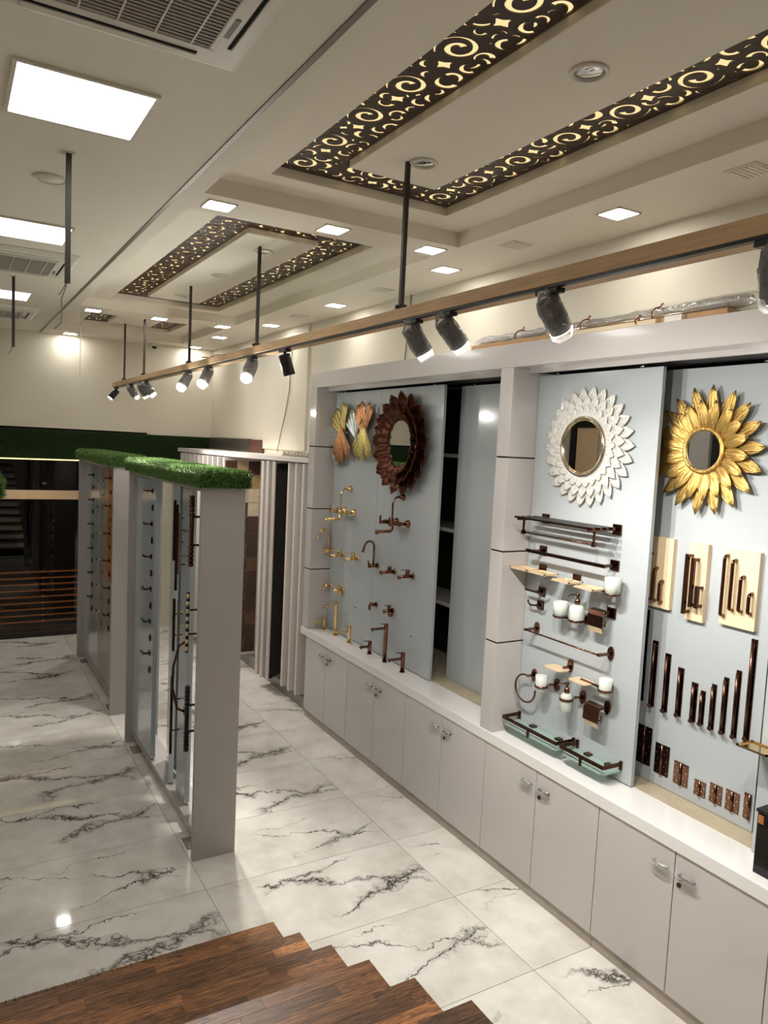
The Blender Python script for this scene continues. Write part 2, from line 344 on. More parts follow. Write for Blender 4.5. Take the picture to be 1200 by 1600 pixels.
# ceiling with stepped recesses: cells of constant height
R1 = [(-.35, 3.10), (3.344, 6.39), (6.70, 8.13)]; R2 = [(-.13, 2.92), (3.60, 6.25), (6.93, 7.93)]; CPY = [(.12, 2.68), (3.81, 6.03), (7.16, 7.70)]
def ceil_height(x, y):
    for (a, b), (c, d) in zip(R1, R2):
        if 1.118 < x < 1.97 and c < y < d: return 3.29
        if .905 < x < 2.17 and a < y < b: return Z1
    return Z0
xs = [XL, .905, 1.118, 1.97, 2.17, XW + .1]; ys = sorted([YBK, YFAR + .08] + [v for p in R1 + R2 for v in p])
cb = MB(); H = [[ceil_height((xs[i] + xs[i + 1]) / 2, (ys[j] + ys[j + 1]) / 2) for j in range(len(ys) - 1)] for i in range(len(xs) - 1)]
for i in range(len(xs) - 1):
    for j in range(len(ys) - 1):
        h = H[i][j]; cb.add([(xs[i], ys[j], h), (xs[i], ys[j + 1], h), (xs[i + 1], ys[j + 1], h), (xs[i + 1], ys[j], h)], [(0, 1, 2, 3)])
        if i + 1 < len(xs) - 1 and H[i + 1][j] != h:
            g = H[i + 1][j]; cb.add([(xs[i + 1], ys[j], h), (xs[i + 1], ys[j + 1], h), (xs[i + 1], ys[j + 1], g), (xs[i + 1], ys[j], g)], [(0, 1, 2, 3)])
        if j + 1 < len(ys) - 1 and H[i][j + 1] != h:
            g = H[i][j + 1]; cb.add([(xs[i], ys[j + 1], h), (xs[i + 1], ys[j + 1], h), (xs[i + 1], ys[j + 1], g), (xs[i], ys[j + 1], g)], [(0, 1, 2, 3)])
cb.box(XL, XW + .1, YBK, YFAR + .08, 3.33, 3.40)
struct('ceiling', cb, CEIL)
struct('trim_1', MB().box(.812, .830, YBK, YFAR, Z0 - .004, Z0 + .001), mat('ceiling_channel', rgb(128, 122, 112), .45, metal=.5))
struct('wall_right', MB().box(XW, XW + .06, YBK, YFAR, 2.69, 3.2).box(XW, XW + .06, 5.36, YFAR + .08, 0, 2.69).box(XW, XW + .06, YBK, .6, 0, 2.69), WALL)
struct('wall_far', MB().box(XL, XW + .06, YFAR, YFAR + .06, 2.165, Z0 + .05).box(1.9, XW + .06, YFAR, YFAR + .06, 0, 2.165), WALL)
struct('wall_left', B(XL - .06, XL, YBK, YFAR + .06, 0, 3.2), WALL)
struct('wall_back', B(XL, XW + .06, YBK - .06, YBK, 0, 3.2), WALL)
struct('trim_2', B(XW - .02, XW, 5.78, 6.742, 2.08, Z0), WALL)      # shallow pilaster on the right wall

# ================================================================== STAIRCASE
st = thing('staircase', 'wooden staircase of acacia staves descending to the marble floor', 'stairs', (.3, 1.3, 0))
unit = MB().box(0, 1, 0, 1, 0, 1).mesh('stave'); unit.materials.append(STAVE)
SX0, SX1 = -.62, 1.19
for k in range(11):
    z = .13 + .1167 * k; y1 = 2.785 - .267 * k; y0 = y1 - .30
    tr = part('tread', B(SX0, SX1, y0, y1, z - .030, z - .006), BROWNP, st)
    rows = 6 if k < 6 else 1; rw = .30 / rows
    for r in range(rows):
        x = SX0 - random.random() * .2
        while x < SX1:
            l = random.uniform(.22, .42) if k < 6 else 2.5; a, b = max(x, SX0), min(x + l, SX1); x += l
            if b - a < .03: continue
            if b > SX1 - .05: b = SX1; x = 9
            o = piece('stave', unit, tr, Matrix.Translation((a + .0004, y0 + r * rw + .0004, z - .006)) @ Matrix.Diagonal((b - a - .0008, rw - .0008, .006 + random.uniform(-.0004, .0004), 1)))
    zb = z - .03
    part('riser', B(SX0 + .01, SX1 - .01, y1 - .045, y1 - .025, max(0, z - .1167 - .0) if k else 0, zb), GRASSD if k == 0 else RISER, st, label='artificial grass riser' if k == 0 else None)
part('stringer', MB().prism([(2.70, 0), (2.70, .1), (-.1, 1.30), (-.1, 0)], SX0 + .02, SX1 - .02, 'x'), RISER, st)
part('landing', B(SX0, SX1, -1.2, -.14, 1.38, 1.41), BROWNP, st)
n = 14000; px = RNG.uniform(SX0, .86, n); pz = RNG.uniform(.012, .128, n); py = np.full(n, 2.764)
px = px - (px > .5) * (RNG.random(n) > .5) * .6
grass_blades('grass', np.c_[px, py, pz], np.tile([0, 1., .25], (n, 1)), .020, st, .9, .0018, BLADED)

# ================================================================== COFFERS with fretwork
def volute(cx, cy, r, rot, hand=1, turns=1.5):
    L, Rr = [], []; n = 34
    for i in range(n + 1):
        t = i / n; a = rot + hand * t * turns * 2 * math.pi; rad = r * (1.04 - .80 * t ** .9); hw = r * (.03 + .105 * min(1, t * 2.2) ** .8 + (.05 if t > .8 else 0) * (t - .8) * 5)
        L.append((cx + (rad + hw) * math.cos(a), cy + (rad + hw) * math.sin(a))); Rr.append((cx + max(rad - hw, .02 * r) * math.cos(a), cy + max(rad - hw, .02 * r) * math.sin(a)))
    return L + Rr[::-1]
def crescent(cx, cy, r, rot, op=1.5):
    A = [(r * math.cos(t), r * math.sin(t)) for t in np.linspace(-op, op, 12)]; Bq = [(r * .64 * math.cos(t) - .06 * r, r * .90 * math.sin(t)) for t in np.linspace(op * .96, -op * .96, 12)]
    c, s_ = math.cos(rot), math.sin(rot); return [(cx + x * c - y * s_, cy + x * s_ + y * c) for x, y in A + Bq]
def diamond(cx, cy, r, rot, k=.3):
    o = []
    for i in range(4):
        a = rot + i * math.pi / 2; b = a + math.pi / 4
        o.append((cx + r * math.cos(a), cy + r * math.sin(a))); o.append((cx + r * (.55) * math.cos(b), cy + r * .55 * math.sin(b)))
    return o
def comma(cx, cy, r, rot, hand=1):
    L, Rr = [], []
    for i in range(15):
        t = i / 14; a = rot + hand * t * 3.6; rad = r * (1 - .35 * t); hw = r * (.03 + .26 * math.sin(math.pi * min(1, t * .62 + .02)))
        L.append((cx + (rad + hw) * math.cos(a), cy + (rad + hw) * math.sin(a))); Rr.append((cx + (rad - hw) * math.cos(a), cy + (rad - hw) * math.sin(a)))
    return L + Rr[::-1]
def fret_polys(w, L, seed):
    rn = random.Random(seed); acc = []; arr = []
    def ok(p, gap):
        q = np.array(p); nx = np.roll(q, -1, 0); q = np.concatenate([q + (nx - q) * f_ for f_ in np.linspace(0, 1, 5)[:-1]])
        if q[:, 0].min() < .006 or q[:, 0].max() > w - .006 or q[:, 1].min() < .008 or q[:, 1].max() > L - .008: return False
        c = q.mean(0); r = np.abs(q - c).max()
        for (a, ac, ar) in arr:
            if abs(ac[0] - c[0]) > ar + r + gap or abs(ac[1] - c[1]) > ar + r + gap: continue
            if (((a[:, None, :] - q[None]) ** 2).sum(2)).min() < gap * gap: return False
        # q must not lie inside an existing closed ring bounding (points only): accept
        acc.append(p); arr.append((q, c, r)); return True
    b = .10
    while b < L:
        ok(volute(w * .42, b, .066, 2.2, 1), .009); ok(diamond(w * .5, b + .095, .030, .35), .008); ok(volute(w * .58, b + .170, .052, 5.2, -1), .009)
        ok(comma(w * .2, b + .125, .034, 1.0, 1), .009); ok(comma(w * .82, b + .07, .030, 4.0, -1), .009); b += .26
    for kind, r0, r1, tries in (('c', .042, .030, 40), ('c', .030, .020, 40), ('k', .038, .026, 60), ('k', .026, .016, 50), ('d', .022, .012, 40)):
        for _ in range(int(tries * L / .245 * (w / .2) * 2.2)):
            x, y, a = rn.uniform(0, w), rn.uniform(0, L), rn.uniform(0, 6.28); r = rn.uniform(r1, r0); hd = rn.choice((-1, 1))
            p = comma(x, y, r, a, hd) if kind == 'c' else volute(x, y, r, a, hd, .9) if kind == 'v' else crescent(x, y, r, a, rn.uniform(.7, 1.35)) if kind == 'k' else diamond(x, y, r, a)
            ok(p, .0058)
    return acc
def fret_mesh(w, L, seed):
    cu = bpy.data.curves.new('fret', 'CURVE'); cu.dimensions = '2D'; cu.fill_mode = 'BOTH'; cu.extrude = .0022
    for poly in [[(0, 0), (w, 0), (w, L), (0, L)]] + fret_polys(w, L, seed):
        s_ = cu.splines.new('POLY'); s_.points.add(len(poly) - 1); s_.use_cyclic_u = True
        for q, p in zip(s_.points, poly): q.co = (p[0], p[1], 0, 1)
    o = bpy.data.objects.new('fret', cu); COL.objects.link(o); me = bpy.data.meshes.new_from_object(o); bpy.data.objects.remove(o); bpy.data.curves.remove(cu)
    me.materials.clear(); me.materials.append(FRET); return me
def downring(parent, name, x, y, z, r, lens):
    part(name, MB().lathe([(r, 0), (r, -.006), (r * .8, -.008), (r * .78, 0)], (x, y, z), (0, 0, 1), 24), PANEL_W, parent)
    part(name.replace('bezel', 'lens'), MB().lathe([(r * .76, -.001), (r * .6, -.004), (.002, -.005)], (x, y, z), (0, 0, 1), 20), lens, parent)
COFN = ['nearest the stairs, largest', 'in the middle of the ceiling', 'smallest, by the far wall']
fl = None
for k, ((a, b), (c, d)) in enumerate(zip(R2, CPY)):
    t = thing('fretwork_coffer', 'backlit dark brown scroll fretwork coffer light with floating panel, ' + ['over the stair foot', 'in the middle of the ceiling', 'small one by the far wall'][k], 'ceiling light', (1.544, (a + b) / 2, ZC))
    LL = b - a; wd = .232
    mL = fret_mesh(wd, LL, 3 + k)
    piece('fretwork_panel', mL, t, Matrix.Translation((1.1195, a, ZG + .004)))
    piece('fretwork_panel', mL, t, Matrix.Translation((1.9685, b, ZG + .004)) @ Matrix.Rotation(math.pi, 4, 'Z'))
    we = 1.9685 - 1.1195 - 2 * wd - .002
    for (y0, y1) in ((d - .02, b), (a, c + .02)):
        piece('fretwork_panel', fret_mesh(we, y1 - y0, 11 + k), t, Matrix.Translation((1.1195 + wd + .001, y0, ZG + .004)))
    part('glowing_diffuser', B(1.122, 1.966, a + .003, b - .003, 3.262, 3.268), GLOWM, t)
    part('floating_panel', B(1.345, 1.743, c, d, ZC, ZG - .001), CEIL, t, bevel=.003)
    for yy in ([[1.62, 2.46], [4.106, 4.90, 5.78], []][k]): downring(t, 'spot_bezel', 1.544, yy, ZC, .055, STEEL)

# square downlights
ORD = ['first', 'second', 'third', 'fourth', 'fifth', 'sixth', 'seventh', 'eighth', 'ninth', 'tenth', 'eleventh', 'twelfth']
def squarelight(x, y, label, group):
    t = thing('square_downlight', label, 'ceiling light', (x, y, Z0), group)
    h = .062
    part('frame', MB().box(x - h, x + h, y - h, y - h + .006, Z0 - .005, Z0).box(x - h, x + h, y + h - .006, y + h, Z0 - .005, Z0).box(x - h, x - h + .006, y - h, y + h, Z0 - .005, Z0).box(x + h - .006, x + h, y - h, y + h, Z0 - .005, Z0), PANEL_W, t)
    part('led_panel', B(x - .055, x + .055, y - .055, y + .055, Z0 - .0045, Z0 - .001), LEDM, t)
for k_, x in enumerate((2.085, 1.546, 1.006)): squarelight(x, 3.222, 'square LED downlight between the two large coffers, ' + ORD[k_] + ' from the side wall', 'downlights between the large coffers')
for k_, (x, y) in enumerate(((2.31, 7.27), (2.40, 6.146), (2.40, 4.91), (2.379, 3.51), (2.36, 2.254), (2.36, 1.05))): squarelight(x, y, 'square LED downlight along the cream side wall, ' + ORD[k_] + ' from the far end', 'downlights along the side wall')
for k_, x in enumerate((2.11, 1.56, 1.031)): squarelight(x, 6.56, 'square LED downlight beside the smallest coffer, ' + ORD[k_] + ' from the side wall', 'downlights by the smallest coffer')
for x in (1.088, 2.356): squarelight(x, 8.285, 'square LED downlight against the far wall, ' + ('over the dark showcase' if x < 2 else 'in the corner above the granite fascia'), 'downlights against the far wall')
def bigpanel(x, y, label, group=None):
    t = thing('led_ceiling_panel', label, 'ceiling light', (x, y, Z0), group); h = .195
    part('frame', MB().box(x - h, x + h, y - h, y - h + .012, Z0 - .010, Z0).box(x - h, x + h, y + h - .012, y + h, Z0 - .010, Z0).box(x - h, x - h + .012, y - h + .012, y + h - .012, Z0 - .010, Z0).box(x + h - .012, x + h, y - h + .012, y + h - .012, Z0 - .010, Z0), PANEL_W, t)
    part('led_panel', B(x - .182, x + .182, y - .182, y + .182, Z0 - .008, Z0 - .001), LEDB, t)
for y, l in ((2.52, 'between the large ceiling cassette and the round speaker'), (4.22, 'between the round speaker and the second ceiling cassette'), (6.28, 'beyond the second ceiling cassette'), (.6, 'above the stairs')):
    bigpanel(.35, y, 'large square white LED ceiling panel ' + l)
for k_, y in enumerate((6.28, 4.22, 2.52, .6)): bigpanel(-1.25, y, 'large LED ceiling panel over the sample wall, ' + ORD[k_] + ' from the far wall', 'panels over the sample wall')
# unlit square grilles and round speaker
for k_, (x, y) in enumerate(((2.398, 5.538), (2.389, 4.225), (2.351, 2.887), (2.349, 1.667), (1.666, 8.24))):
    lab = 'small flush white square ceiling vent ' + ('close against the far wall' if y > 8 else 'along the side wall, ' + ORD[k_] + ' from the far end')
    t = thing('ceiling_vent', lab, 'vent', (x, y, Z0), None if y > 8 else 'ceiling vents')
    part('frame', MB().box(x - .06, x + .06, y - .06, y + .06, Z0 - .004, Z0), PANEL_W, t)
    for q in range(6): part('slat', B(x - .05, x + .05, y - .05 + q * .0175, y - .04 + q * .0175, Z0 - .007, Z0 - .0041), CEIL, t)
t = thing('ceiling_speaker', 'round white ceiling speaker grille beside the hanging rod', 'speaker', (.355, 3.32, Z0))
part('rim', MB().lathe([(.062, 0), (.062, -.006), (.054, -.009), (.052, 0)], (.355, 3.32, Z0), (0, 0, 1)), PANEL_W, t)
part('grille', MB().lathe([(.052, 0), (.052, -.006), (.002, -.009)], (.355, 3.32, Z0), (0, 0, 1)), CEIL, t)
# air-conditioning cassettes
def cassette(cx, cy, label):
    t = thing('ceiling_cassette', label, 'air conditioner', (cx, cy, Z0)); h = .34; z = Z0
    part('fascia', MB().add([(cx + sx * h, cy + sy * h, z) for sx, sy in ((-1, -1), (1, -1), (1, 1), (-1, 1))] + [(cx + sx * (h - .03), cy + sy * (h - .03), z - .028) for sx, sy in ((-1, -1), (1, -1), (1, 1), (-1, 1))], [(0, 1, 2, 3), (4, 5, 6, 7), (0, 1, 5, 4), (1, 2, 6, 5), (2, 3, 7, 6), (3, 0, 4, 7)]), PANEL_W, t, bevel=.008)
    g = .215
    part('grille_backing', B(cx - g, cx + g, cy - g, cy + g, z - .030, z - .0285), GRILLE, t)
    ns = 28
    for i in range(ns):
        yy = cy - g + .008 + i * (2 * g - .016) / (ns - 1); part('grille_slat', B(cx - g, cx + g, yy - .0025, yy + .0025, z - .034, z - .030), SLATG, t)
    for i in range(5):
        xx = cx - g + (i + .5) * 2 * g / 5; part('grille_bar', B(xx - .002, xx + .002, cy - g, cy + g, z - .0355, z - .030), PANEL_W, t)
    part('grille_frame', MB().box(cx - g - .014, cx + g + .014, cy - g - .014, cy - g, z - .036, z - .028).box(cx - g - .014, cx + g + .014, cy + g, cy + g + .014, z - .036, z - .028).box(cx - g - .014, cx - g, cy - g, cy + g, z - .036, z - .028).box(cx + g, cx + g + .014, cy - g, cy + g, z - .036, z - .028), PANEL_W, t, bevel=.003)
    for sx, sy in ((1, 0), (-1, 0), (0, 1), (0, -1)):
        o = .262; l = .20
        if sx: b1 = B(cx + sx * o - .012 * 0 - .004, cx + sx * o + .004, cy - l, cy + l, z - .0295, z - .0275); fl_ = B(cx + sx * (o + .018) - .013, cx + sx * (o + .018) + .013, cy - l, cy + l, z - .033, z - .0285)
        else: b1 = B(cx - l, cx + l, cy + sy * o - .004, cy + sy * o + .004, z - .0295, z - .0275); fl_ = B(cx - l, cx + l, cy + sy * (o + .018) - .013, cy + sy * (o + .018) + .013, z - .033, z - .0285)
        part('air_slot', b1, GAP, t); part('louvre_flap', fl_, PANEL_W, t, bevel=.002)
    part('display', B(cx + .231, cx + .245, cy + .06, cy + .15, z - .031, z - .0279), GRILLE, t)
cassette(.345, 1.70, 'white four-way ceiling air conditioner above the stair foot'); cassette(.33, 4.97, 'white four-way ceiling air conditioner between two hanging rods and LED panels'); cassette(.33, 7.15, 'white four-way ceiling air conditioner close to the far wall')
# left hanging rods and loose wires
for y, lab in ((2.985, 'bare brown steel rod hanging from the ceiling by the round speaker'), (5.535, 'bare black steel rod hanging from the ceiling beyond the second cassette')):
    t = thing('hanging_rod', lab, 'rod', (.38, y, 2.685)); part('rod', B(.371, .389, y - .009, y + .009, 2.685, Z0 - .004), RODM, t); part('ceiling_plate', B(.36, .40, y - .02, y + .02, Z0 - .004, Z0), PANEL_W, t)
    part('wire', MB().tube([(.38, y, 2.70), (.372, y, 2.675), (.36, y + .02, 2.65), (.352, y, 2.64)], .0022, 6), CABLE, t)
solo('loose_wire', MB().tube([(.66, 5.2, Z0 - .001), (.655, 5.2, 3.06), (.63, 5.22, 2.98), (.64, 5.25, 2.92), (.635, 5.25, 2.84), (.60, 5.3, 2.80)], .004, 7), CABLE, 'loose grey wire dangling from the ceiling near the second cassette', 'wire')
solo('hanging_string', MB().tube([(1.0, 7.0, 3.21), (1.003, 7.0, 2.9), (1.0, 7.0, 2.62)], .0025, 6), CREAMP, 'thin pale string hanging from the ceiling near the smallest coffer', 'string')
t = thing('security_camera', 'small white dome security camera on the ceiling by the far wall', 'security camera', (1.94, 8.35, Z0))
part('base', MB().lathe([(.035, 0), (.035, -.02), (.03, -.03)], (1.94, 8.35, Z0), (0, 0, 1)), PANEL_W, t); part('dome', MB().lathe([(.026, -.03), (.024, -.045), (.014, -.055), (.002, -.058)], (1.94, 8.35, Z0), (0, 0, 1)), BLK, t)

# ================================================================== TRACK BEAM + LAMPS
t = thing('track_beam', 'long raw pine beam with black lighting track hung on rods', 'lighting track', (1.497, 4.1, 2.612))
part('beam', MB().box(1.45, 1.545, .3, 8.0, 2.622, 2.664), PINE, t, bevel=.002)
part('track', MB().box(1.453, 1.472, .3, 7.98, 2.614, 2.622), BLK, t)
for y in (.9, 2.49, 4.03, 5.38, 6.8, 7.64):
    zt = ZG if y == 6.8 else ZC
    if y == 6.8: zt = Z1
    r = part('hanging_rod', B(1.486, 1.502, y - .008, y + .008, 2.668, zt), RODM, t)
    part('bracket', MB().box(1.478, 1.510, y - .016, y + .016, 2.664, 2.690).box(1.47, 1.518, y - .006, y + .006, 2.674, 2.684), BLK, r)
part('wire', MB().tube([(1.48, 4.55, 2.667), (1.47, 4.7, 2.678), (1.475, 4.85, 2.672), (1.46, 4.95, 2.682)], .003, 6), CABLE, t)
ORD = ['first', 'second', 'third', 'fourth', 'fifth', 'sixth', 'seventh', 'eighth', 'ninth', 'tenth', 'eleventh', 'twelfth']
LAMPS = [(7.90, (-.62, -.1, -.78), 1, .8), (7.22, (.55, -.25, -.8), 1, 1), (6.78, (.50, .1, -.86), 1, 1), (6.62, (.6, -.25, -.76), 1, 1), (5.32, (-.52, -.2, -.83), 1, 1), (4.84, (-.48, -.25, -.84), 1, 1), (4.03, (-.42, -.25, -.87), 1, 1), (3.56, (.30, -.05, -.95), 0, 1),
         (2.36, (.55, -.1, -.83), 1, 1), (2.15, (.70, -.05, -.71), 1, 1), (1.64, (.62, .05, -.78), 1, 1), (.965, (.45, .25, -.85), 1, 1)]
for i, (y, d, on, sc) in enumerate(LAMPS):
    d = Vector(d).normalized(); x = 1.470; c0 = Vector((x, y, 2.575)); wrapped = on and i != 0
    lab = ('black track spotlight wrapped in clear plastic, ' if wrapped else 'bare black track spotlight, ' if on else 'bare black unlit track spotlight, ') + ORD[i] + ' from the far wall end of the beam'
    t = thing('track_spotlight', lab, 'spotlight', (x, y, 2.616))
    part('adapter', B(x - .016, x + .016, y - .045, y + .045, 2.600, 2.614), BLK, t, bevel=.002)
    part('stem', MB().cyl((x, y, 2.600), c0, .007), BLK, t)
    a = c0 - d * .012; r = .030; Ln = .102
    body = part('body', MB().lathe([(r * .4, -.004), (r * .96, 0), (r, .004), (r, Ln), (r * .9, Ln + .002)], a, d, 24), BLK, t)
    if on:
        part('lens', MB().lathe([(r * .86, Ln + .0022), (r * .86, Ln + .004)], a, d, 20), LAMPM, body)
        ld = bpy.data.lights.new('spot', 'SPOT'); ld.energy = SPOTW * S * S * sc * (2.2 if 4 <= i <= 6 else .8); ld.spot_size = math.radians(84); ld.spot_blend = .55; ld.shadow_soft_size = .022; ld.color = (1, .955, .89)
        lo = link('spot_light', ld, t, (x, y, 2.616)); p = a + d * (Ln + .052)
        q = (-d).to_track_quat('Z', 'Y'); lo.matrix_local = Matrix.Translation(p - Vector((x, y, 2.616))) @ q.to_matrix().to_4x4()
    if wrapped:
        pl = bpy.data.lights.new('glow', 'POINT' if 4 <= i <= 6 else 'SPOT'); pl.energy = (24.0 if 8 <= i <= 10 else 7.0) * S * S;
        if pl.type == 'SPOT': pl.spot_size = math.radians(150); pl.spot_blend = 1.0
        pl.shadow_soft_size = .02; pl.color = (1, .96, .9); po = link('glow_light', pl, t, (x, y, 2.616)); po.matrix_local = Matrix.Translation(a + d * (Ln + .05) - Vector((x, y, 2.616))) @ (-(d + Vector((.25 if d.x > 0 else 0, 0, 0))).normalized()).to_track_quat('Z', 'Y').to_matrix().to_4x4()
        rn = random.Random(i); J = {}
        def jit(j, k, rn=rn, J=J): return J.setdefault((j, k), rn.uniform(-.13, .13))
        part('plastic_wrap', MB().lathe([(.012, -.035), (.020, -.02), (r * 1.12, -.002), (r * 1.2, .03), (r * 1.16, .06), (r * 1.2, .09)], a, d, 18, False, jit), WRAP, t)
        part('wrap_skirt', MB().lathe([(r * 1.2, .09), (r * 1.16, .105), (r * .98, .118), (r * .8, .126)], a, d, 16, False, lambda j, k: rn.uniform(-.18, .18) * j / 2), WRAPL, t)

# ================================================================== DISPLAY CABINET WALL
units = [(4.555, 5.27), (3.781, 4.555), (2.987, 3.781), (2.192, 2.987), (1.40, 2.192), (.62, 1.40)]
ulab = ['nearest the tile rack, under the gold taps', 'under the bronze taps', 'under the half-open grey sliding panel', 'under the bathroom accessories', 'under the gold flower mirror', 'beside the stairs']
for (a, b), l in zip(units, ulab):
    t = thing('base_cabinet', 'white gloss double-door base cabinet ' + l, 'cabinet', (XF + .25, (a + b) / 2, 0))
    part('carcass', B(XF + .022, 2.95, a + .001, b - .001, .06, .645), LAM, t); part('plinth', B(XF + .012, 2.95, a + .001, b - .001, 0, .058), PLINTH, t)
    mid = (a + b) / 2
    for s_, (y0, y1) in ((1, (mid, b)), (-1, (a, mid))):
        dr = part('door', B(XF, XF + .020, y0 + .002, y1 - .002, .061, .643), LAM, t, bevel=.0015)
        yc = mid + s_ * .060; z = .565
        hd = part('handle', MB().tube([(XF, yc - .030, z), (XF - .016, yc - .030, z), (XF - .019, yc - .012, z + .001), (XF - .019, yc + .012, z + .001), (XF - .016, yc + .030, z), (XF, yc + .030, z)], .0045, 8), BRZ if s_ < 0 else CHROME, dr)
        rn = random.Random(int(a * 100) + s_)
        part('plastic_wrap', MB().lathe([(.006, -.045), (.011, -.033), (.013, -.01), (.012, .012), (.013, .03), (.005, .045)], (XF - .016, yc, z), (0, 1, -.1), 10, False, lambda j, k: rn.uniform(-.3, .3)), WRAPL, dr)
        if s_ < 0: part('lock', MB().lathe([(.010, 0), (.010, .003), (.006, .004), (.005, .002)], (XF, mid - .026, z - .045), (-1, 0, 0), 16), BRZ, dr)
solo('worktop', MB().box(XF - .008, 2.95, .60, 5.36, .646, ZCT), TOP, 'long white worktop running along the row of base cabinets', 'worktop', bevel=.002)
# upper frame : header, columns, back, interior
t = thing('display_frame', 'white gloss display wall frame with header and columns above the worktop', 'display cabinet', (2.7, 2.98, ZCT))
part('header', MB().box(XF, XP - .002, .60, 5.355, 2.575, 2.692), LAM, t, bevel=.003)
part('lintel', MB().box(XF + .10, XF + .118, 3.05, 5.25, 2.553, 2.575).box(XF + .10, XF + .118, .70, 2.945, 2.553, 2.575), LAM, t)
part('sliding_rail', MB().box(XF + .13, XP + .16, .70, 5.25, 2.562, 2.574), DARK, t)
part('back_panel', B(3.08, 3.10, .60, 5.355, ZCT, 2.70), DARK, t); part('top_panel', B(XW, 3.10, .60, 5.355, 2.672, 2.69), DARK, t)
for (a, b, nm) in ((5.25, 5.355, 0), (2.947, 3.045, 1), (.60, .70, 2)):
    zz = [ZCT] + [1.174, 1.648, 2.128] + [2.575]
    for i in range(4):
        part('column_panel', B(XF, 3.08 if nm != 1 else 2.78, a, b, zz[i] + (.004 if i else 0), zz[i + 1] - (.004 if i < 3 else 0)), LAM, t, bevel=.0012)
        if i: part('column_inlay', B(XF + .003, 3.07 if nm != 1 else 2.77, a + .002, b - .002, zz[i] - .004, zz[i] + .004), INLAY, t)
for z in (1.15, 1.635, 2.115): part('shelf', B(2.80, 3.08, 3.05, 5.25, z - .012, z + .012), LAM, t)
for z in (1.15, 1.635, 2.115): part('shelf', B(2.80, 3.08, .70, 2.94, z - .012, z + .012), LAM, t)
part('stone_sill', B(XP + .022, 3.08, .70, 5.25, ZCT, ZCT + .004), STONE, t)
# sliding panels
def slider(y0, y1, x, label, seam=None):
    t = thing('sliding_panel', label, 'sliding panel', (x, (y0 + y1) / 2, ZCT))
    cuts = [y0] + ([seam] if seam else []) + [y1]
    for a, b in zip(cuts[:-1], cuts[1:]): part('board', B(x, x + .02, a + (.0012 if a != y0 else 0), b - (.0012 if b != y1 else 0), ZCT + .006, 2.545), GREY, t, bevel=.001)
    for yy in (y0 + .12, y1 - .12): part('roller', MB().cyl((x + .010, yy - .012, 2.553), (x + .010, yy + .012, 2.553), .008), CHROME, t)
    return t
slider(3.79, 5.245, XP, 'wide grey gloss sliding panel holding the gold and bronze taps', 4.551)
slider(3.07, 3.445 + .36, XB + .01, 'bare grey gloss sliding panel set back beside the dark shelves')
slider(2.178, 2.943, XP, 'grey gloss sliding panel holding the bathroom accessories')
slider(1.685, 2.46, XB, 'grey gloss sliding panel set back, holding the bolts and hinges')
slider(.72, 1.60, XP, 'grey gloss sliding panel nearest the stairs, holding a brass soap dish')

# ---------------------------------------------------------------- mirrors
def petal(L, W, curl, nu=7, nv=4, ridge=.25, tip=1.0, base=.35, groove=0.):
    mb = MB(); vs = []; fs = []
    for i in range(nu + 1):
        t = i / nu; prof = (base + (1 - base) * math.sin(min(1, t / .55) * math.pi / 2)) if t < .55 else max(0.02, math.cos((t - .55) / .45 * math.pi / 2) ** tip)
        for j in range(-nv, nv + 1):
            u = j / nv; w_ = W / 2 * prof * u
            vs.append((-(curl * math.sin(t * math.pi * .7) * (1 - .3 * u * u) * L + ridge * (1 - abs(u)) * W * .35 * prof + (groove if j % 2 else -groove) * prof), w_, t * L))
    k = 2 * nv + 1
    for i in range(nu):
        for j in range(k - 1): fs.append((i * k + j, i * k + j + 1, (i + 1) * k + j + 1, (i + 1) * k + j))
    mb.add(vs, fs, True); return mb
def petal_mesh(name, material, L, W, curl, **k):
    me = petal(L, W, curl, **k).mesh(name, recalc=False); me.materials.append(material); return me
def ring_petals(parent, me, n, r, X, Y, Z, off=0., tilt=0., tw=0., sol=.003, jt=0.):
    rn = random.Random(n)
    for i in range(n):
        a = off + 2 * math.pi * i / n + rn.uniform(-jt, jt)
        o = piece('petal', me, parent, Matrix.Translation((X, Y, Z)) @ Matrix.Rotation(a, 4, 'X') @ Matrix.Translation((0, 0, r)) @ Matrix.Rotation(-tilt, 4, 'Y') @ Matrix.Rotation(tw, 4, 'X'))
        s_ = o.modifiers.new('thick', 'SOLIDIFY'); s_.thickness = sol; s_.offset = -1
def disc(parent, nm, X, Y, Z, r, material, th=.006): return part(nm, MB().lathe([(r, 0), (r, th)], (X, Y, Z), (-1, 0, 0), 48), material, parent)
def ringpart(parent, nm, X, Y, Z, r, tr, material): return part(nm, MB().tube([(X, Y + r * math.cos(a), Z + r * math.sin(a)) for a in np.linspace(0, 2 * math.pi, 49)[:-1]], tr, 10, True), material, parent)
# silver leaf mirror
Y_, Z_ = 2.572, 2.196
t = thing('silver_leaf_mirror', 'round wall mirror framed by layered hammered silver leaves', 'mirror', (XP, Y_, Z_))
disc(t, 'backing', XP, Y_, Z_, .17, CHROME, .012)
ms = petal_mesh('petal', SILVERP, .115, .054, -.02, ridge=.05, tip=.9, base=.6)
ring_petals(t, ms, 26, .170, XP - .016, Y_, Z_, 0, 0, .22); ring_petals(t, ms, 26, .128, XP - .026, Y_, Z_, .14, .04, .22); ring_petals(t, petal_mesh('petal', SILVERP, .095, .056, -.02, ridge=.05, base=.7), 26, .10, XP - .034, Y_, Z_, 0, .06, .15)
disc(t, 'mirror_plate', XP - .030, Y_, Z_, .127, MIRROR, .012); ringpart(t, 'rim', XP - .042, Y_, Z_, .134, .0085, CHROME); ringpart(t, 'inner_rim', XP - .043, Y_, Z_, .125, .004, GOLD)
